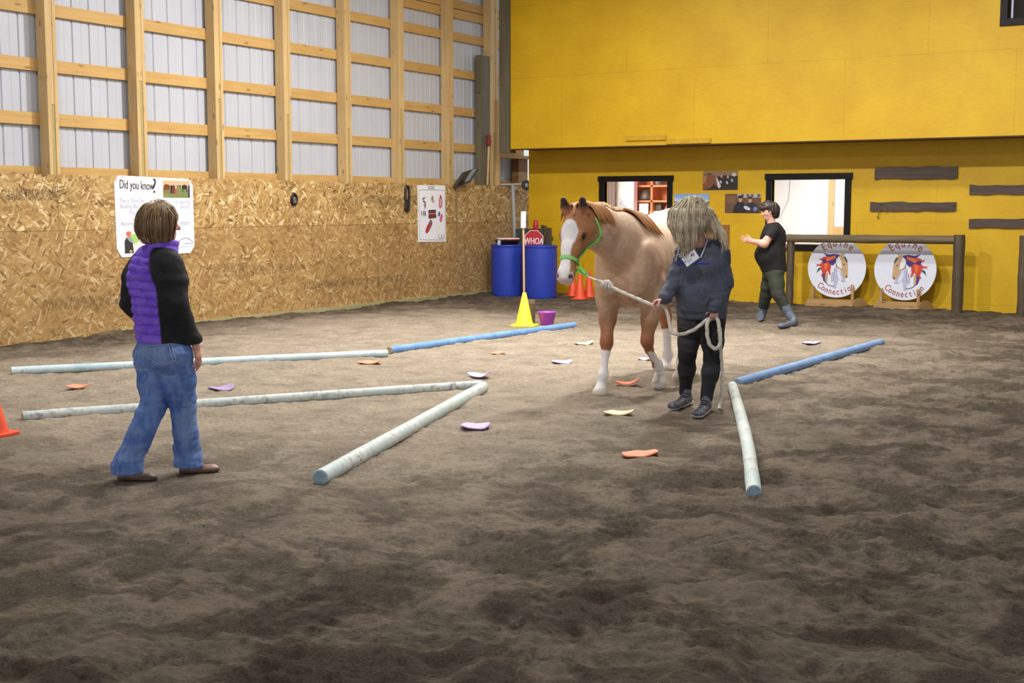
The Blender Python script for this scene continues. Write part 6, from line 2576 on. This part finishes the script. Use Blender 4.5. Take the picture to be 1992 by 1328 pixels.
# ------------------------------------------------------------------ lead rope
def rope_tube(mb, pts, r):
    pts = spline(pts, 14)
    seg = np.linalg.norm(np.diff(pts, axis=0), axis=1)
    s = np.concatenate([[0], np.cumsum(seg)])
    n = max(30, int(s[-1] / .010))
    q = np.linspace(0, s[-1], n)
    P = np.stack([np.interp(q, s, pts[:, i]) for i in range(3)], 1)
    mb.tube(P, r, 12, rfun=lambda t, a: 1 + .16 * math.cos(3 * (a - t * s[-1] / .075 * 2 * PI / 3)))


rope = thing('lead_rope', 'thick white cotton lead rope from the halter to the handler\'s hands', 'rope', floor_at(1400, 795))
RP = plain('cotton_rope', rgb(206, 198, 186), .85, 0, .06, 40)
dH = depth(HANG)
kn = at_depth(1181, 554, dH - .08)
e0 = at_depth(1160, 545, dH - .03)
hr = HR_ + unit(-RT * .95 - HZ * .3) * .075 - HZ * .022 - FH * .01
hl = HL_ - HZ * .088 - RT * .004 + FH * .026
mb = MB()
dL = depth(hl)
rope_tube(mb, [e0, (e0 + kn) / 2 + HZ * .004, kn, kn * .66 + hr * .34 - HZ * .008, kn * .33 + hr * .67 - HZ * .008, hr - RT * .015, hr + RT * .05 + HZ * .002,
               at_depth(1297, 605, depth(hr) - .0), at_depth(1303, 632, depth(hr) - .05), at_depth(1306, 645, depth(hr) - .07), at_depth(1314, 650, depth(hr) - .08), at_depth(1330, 649, dL - .05), at_depth(1352, 640, dL - .06),
               at_depth(1371, 625, dL - .05), hl - RT * .02, hl + RT * .02 + HZ * .012], .0135)
rope_tube(mb, [hl - RT * .025 - HZ * .0, at_depth(1376, 628, dL - .06), at_depth(1376, 652, dL - .07), at_depth(1381, 670, dL - .08), at_depth(1391, 678, dL - .08), at_depth(1400, 670, dL - .08),
               at_depth(1401, 650, dL - .07), at_depth(1397, 625, dL - .05), at_depth(1391, 613, dL - .02), hl + RT * .02 + HZ * .012], .0145)
rope_tube(mb, [at_depth(1398, 640, dL - .06), at_depth(1401, 665, dL - .05), at_depth(1403, 695, dL - .04), at_depth(1405, 725, dL - .03), at_depth(1405, 755, dL - .02), at_depth(1401, 782, dL - .0), floor_at(1399, 796, .01)], .013)
mb.build('rope_line', RP, rope)
mb = MB()
ax_ = unit(kn - e0)
for k in range(4):
    c = kn + ax_ * (-.03 + .02 * k)
    x, y, _ = frame_of(ax_)
    rr = (.022, .030, .028, .020)[k]
    mb.tube([c + rr * (math.cos(q) * x + math.sin(q) * y) + ax_ * .008 * math.sin(q + k) for q in np.linspace(0, 2 * PI, 18, endpoint=False)], .013, 8, closed=True)
mb.tube([kn - ax_ * .04, kn + ax_ * .05], .02, 10)
mb.build('rope_knot', RP, rope)
mb = MB()
s0 = HANG - HZ * .012
mb.tube([s0, s0 * .5 + e0 * .5, e0], [.006, .008, .008], 8)
x, y, _ = frame_of(e0 - s0)
mb.tube([e0 - unit(e0 - s0) * .0 + .016 * (math.cos(q) * x + math.sin(q) * y * .0 + math.sin(q) * unit(e0 - s0)) for q in np.linspace(0, 2 * PI, 16, endpoint=False)], .0045, 6, closed=True)
mb.tube([s0 + .013 * (math.cos(q) * x + math.sin(q) * unit(e0 - s0)) for q in np.linspace(0, 2 * PI, 16, endpoint=False)], .004, 6, closed=True)
mb.build('snap_hook', plain('bright_steel', rgb(206, 206, 210), .25, .9), rope)

# ------------------------------------------------------------------ walker in the black T-shirt
D3 = 17.5
p = lambda x, y, d=0.0: at_depth(x, y, D3 + d)
fw3 = unit(-RT * .98 - FH * .1)
lf3 = np.cross(HZ, fw3)      # towards the camera
walker = thing('person', 'person in black T-shirt and grey rubber boots walking left along the yellow wall', 'person', floor_at(1508, 630))
K3 = dict(head=p(1497, 410), neck=p(1503, 437), chest=p(1504, 462), waist=p(1500, 495), pel=p(1506, 522), ls=p(1505, 448, -.18), rs=p(1505, 448, .18),
          le=p(1487, 474, -.24), lw=p(1464, 469, -.18), re=p(1522, 478, .22), rw=p(1500, 486, .26), lh=p(1508, 526, -.09), rh=p(1502, 526, .09),
          lk=p(1514, 572, -.22), la=p(1537, 614, -.30), rk=p(1490, 574, .20), ra=p(1481, 614, .36))
S = SDF()
S.chain([K3['pel'], K3['waist'], K3['chest'], K3['neck'] - HZ * .05], [(.17, .13), (.16, .13), (.16, .12), (.10, .075)], .04, lf3)
S.seg(K3['neck'] - HZ * .04, K3['head'] - HZ * .05, .058, .055, .03)
hf3 = unit(fw3 - HZ * .22)
f_, l_, u_ = head(S, K3['head'], hf3, HZ, 1.0)
for a, b, c in (('ls', 'le', 'lw'), ('rs', 're', 'rw')):
    S.chain([K3[a], K3[b], K3[c]], [.062, .052, .034], .03)
hand(S, K3['lw'] + fw3 * .01, unit(fw3 + HZ * .25), FH, HZ, .5, 1.05)
hand(S, K3['rw'], unit(K3['rw'] - K3['re']), lf3, HZ, .5)
for a, b, c in (('lh', 'lk', 'la'), ('rh', 'rk', 'ra')):
    S.chain([K3[a], K3[b], K3[c]], [.09, .06, .042], .03)
S.obj('body', M_SKIN, walker, .0065, 1, None, skin_col(K3['head'], f_, l_, u_, 1.0, [K3['lw']], np.array(rgb(50, 38, 34)[:3])))
G3 = SDF()
G3.chain([K3['pel'] + HZ * .0, K3['waist'], K3['chest'], K3['chest'] + HZ * .06, K3['neck'] - HZ * .06], [(.205, .17), (.205, .178), (.19, .152), (.17, .13), (.12, .09)], .06, lf3)
G3.ell(K3['waist'] + fw3 * .07, (.14, .17, .13), np.stack([fw3, lf3, HZ], 1), .08)
for a, b in (('ls', 'le'), ('rs', 're')):
    m = K3[a] * .42 + K3[b] * .58
    d = unit(K3[b] - K3[a])
    G3.seg(K3[a], m, .085, .080, .05)
    G3.seg(m + d * .05, m + d * .14, .09, .09, .005, op='s')
    S2 = None
G3.cut(p(1504, 527), -HZ, .01)
G3.ell(K3['neck'] + HZ * .03, (.07, .07, .07), None, .015, 's')
TS = np.array(rgb(20, 20, 22)[:3])
G3.obj('t_shirt', M_CLOTH, walker, .0075, 1, lambda V, N: .014 * fold_noise(V, 1, (10, 10, 9), 4), lambda V, N: TS * (1 + .4 * (vnoise3(V * 20, 3) - .5))[:, None])
B3 = SDF()
B3.chain([K3['pel'] + HZ * .02, (K3['lh'] + K3['rh']) / 2], [(.18, .14), (.185, .145)], .05, lf3)
for a, b, c in (('lh', 'lk', 'la'), ('rh', 'rk', 'ra')):
    B3.chain([K3[a], K3[a] * .4 + K3[b] * .6, K3[b], K3[b] * .45 + K3[c] * .55], [.118, .098, .080, .072], .04)
B3.cut(p(1504, 516), HZ, .01)
TR = np.array(rgb(46, 50, 38)[:3])
B3.obj('trousers', M_CLOTH, walker, .0075, 1, lambda V, N: .014 * fold_noise(V, 1, (9, 9, 20), 4), lambda V, N: TR * (1 + .5 * (vnoise3(V * 14, 3) - .5))[:, None])
BT = np.array(rgb(92, 102, 118)[:3])
for b, an, he, to in (('lk', K3['la'], floor_at(1549, 628, .05), floor_at(1517, 634, .045)), ('rk', K3['ra'], floor_at(1487, 623, .05), floor_at(1456, 622, .045))):
    F_ = SDF()
    F_.seg(K3[b] * .42 + an * .58, an, .072, .056, .02)
    foot(F_, an, he, to, 1.15)
    F_.cut(K3[b] * .44 + an * .56, K3[b] - an, .004).cut((0, 0, .008), (0, 0, -1), .004)
    F_.obj('rubber_boot', M_SHOE, walker, .0075, 1, lambda V, N: .004 * fold_noise(V, 1, (12, 12, 20), 2), lambda V, N: BT * (1 + .35 * (vnoise3(V * 18, 3) - .5))[:, None])
Hh = SDF()
hc = K3['head']
HM_ = np.stack([hf3, np.cross(HZ, hf3), HZ], 1)
Hh.ell(hc + HZ * .045 - hf3 * .012, (.122, .10, .098), HM_, .02)
Hh.ell(hc - hf3 * .055 - HZ * .03, (.075, .092, .095), HM_, .04)
Hh.ell(hc + hf3 * .105 + HZ * .055, (.035, .07, .04), HM_, .03)
Hh.ell(hc + hf3 * .14 - HZ * .045, (.115, .12, .085), HM_, .02, 's')
hk = [np.array(rgb(*q)[:3]) for q in ((34, 26, 26), (52, 40, 38), (80, 64, 60))]
Hh.obj('hair', M_HAIR, walker, .006, 1, lambda V, N: strands(V, N, .018, HZ, 45), lambda V, N: hair_streaks(*hk, V, HZ))
LAMPS = [(-8.6, 12.5, 410), (-5.2, 12.5, 370), (-9, 16, 70), (-3.4, 15.5, 160), (-9, 6.5, 165), (-4, 6.5, 140)]
WORLD = .80
EXPO = 0.10
# ================================================================== light and camera
def lamp(x, y, z, e, size, col=(1, .98, .95), sy=None):
    l = bpy.data.lights.new('barn_lamp', 'AREA')
    l.shape = 'RECTANGLE' if sy else 'DISK'
    l.size = size
    if sy:
        l.size_y = sy
    l.energy = e
    l.color = col
    o = bpy.data.objects.new('barn_lamp', l)
    o.location = (x, y, z)
    COL.objects.link(o)
    return o


for (x, y, e) in LAMPS:
    lamp(x, y, 5.9, e, .45)
lamp(-10.9, 20.75, 2.5, 110, .5, (1, 1, 1))
lamp(-6.9, 21.2, 2.5, 60, .8, (1, 1, 1))

w = bpy.data.worlds.new('World')
SC.world = w
w.use_nodes = True
w.node_tree.nodes['Background'].inputs[0].default_value = (.90, .94, 1.0, 1)
w.node_tree.nodes['Background'].inputs[1].default_value = WORLD

cam = bpy.data.cameras.new('Camera')
cam.sensor_width = 36
cam.lens = FOC / IMW * 36
co = bpy.data.objects.new('Camera', cam)
co.matrix_world = Matrix(((RT[0], UP[0], -FW[0], EYE[0]), (RT[1], UP[1], -FW[1], EYE[1]), (RT[2], UP[2], -FW[2], EYE[2]), (0, 0, 0, 1)))
COL.objects.link(co)
SC.camera = co
SC.view_settings.view_transform = 'Standard'
SC.view_settings.look = 'None'
SC.view_settings.gamma = 1
SC.view_settings.use_curve_mapping = False
SC.view_settings.exposure = EXPO
SC.cycles.use_denoising = True
SC.cycles.max_bounces = 5
SC.cycles.use_adaptive_sampling = True
SC.cycles.adaptive_threshold = .02
SC.cycles.sample_clamp_indirect = 4
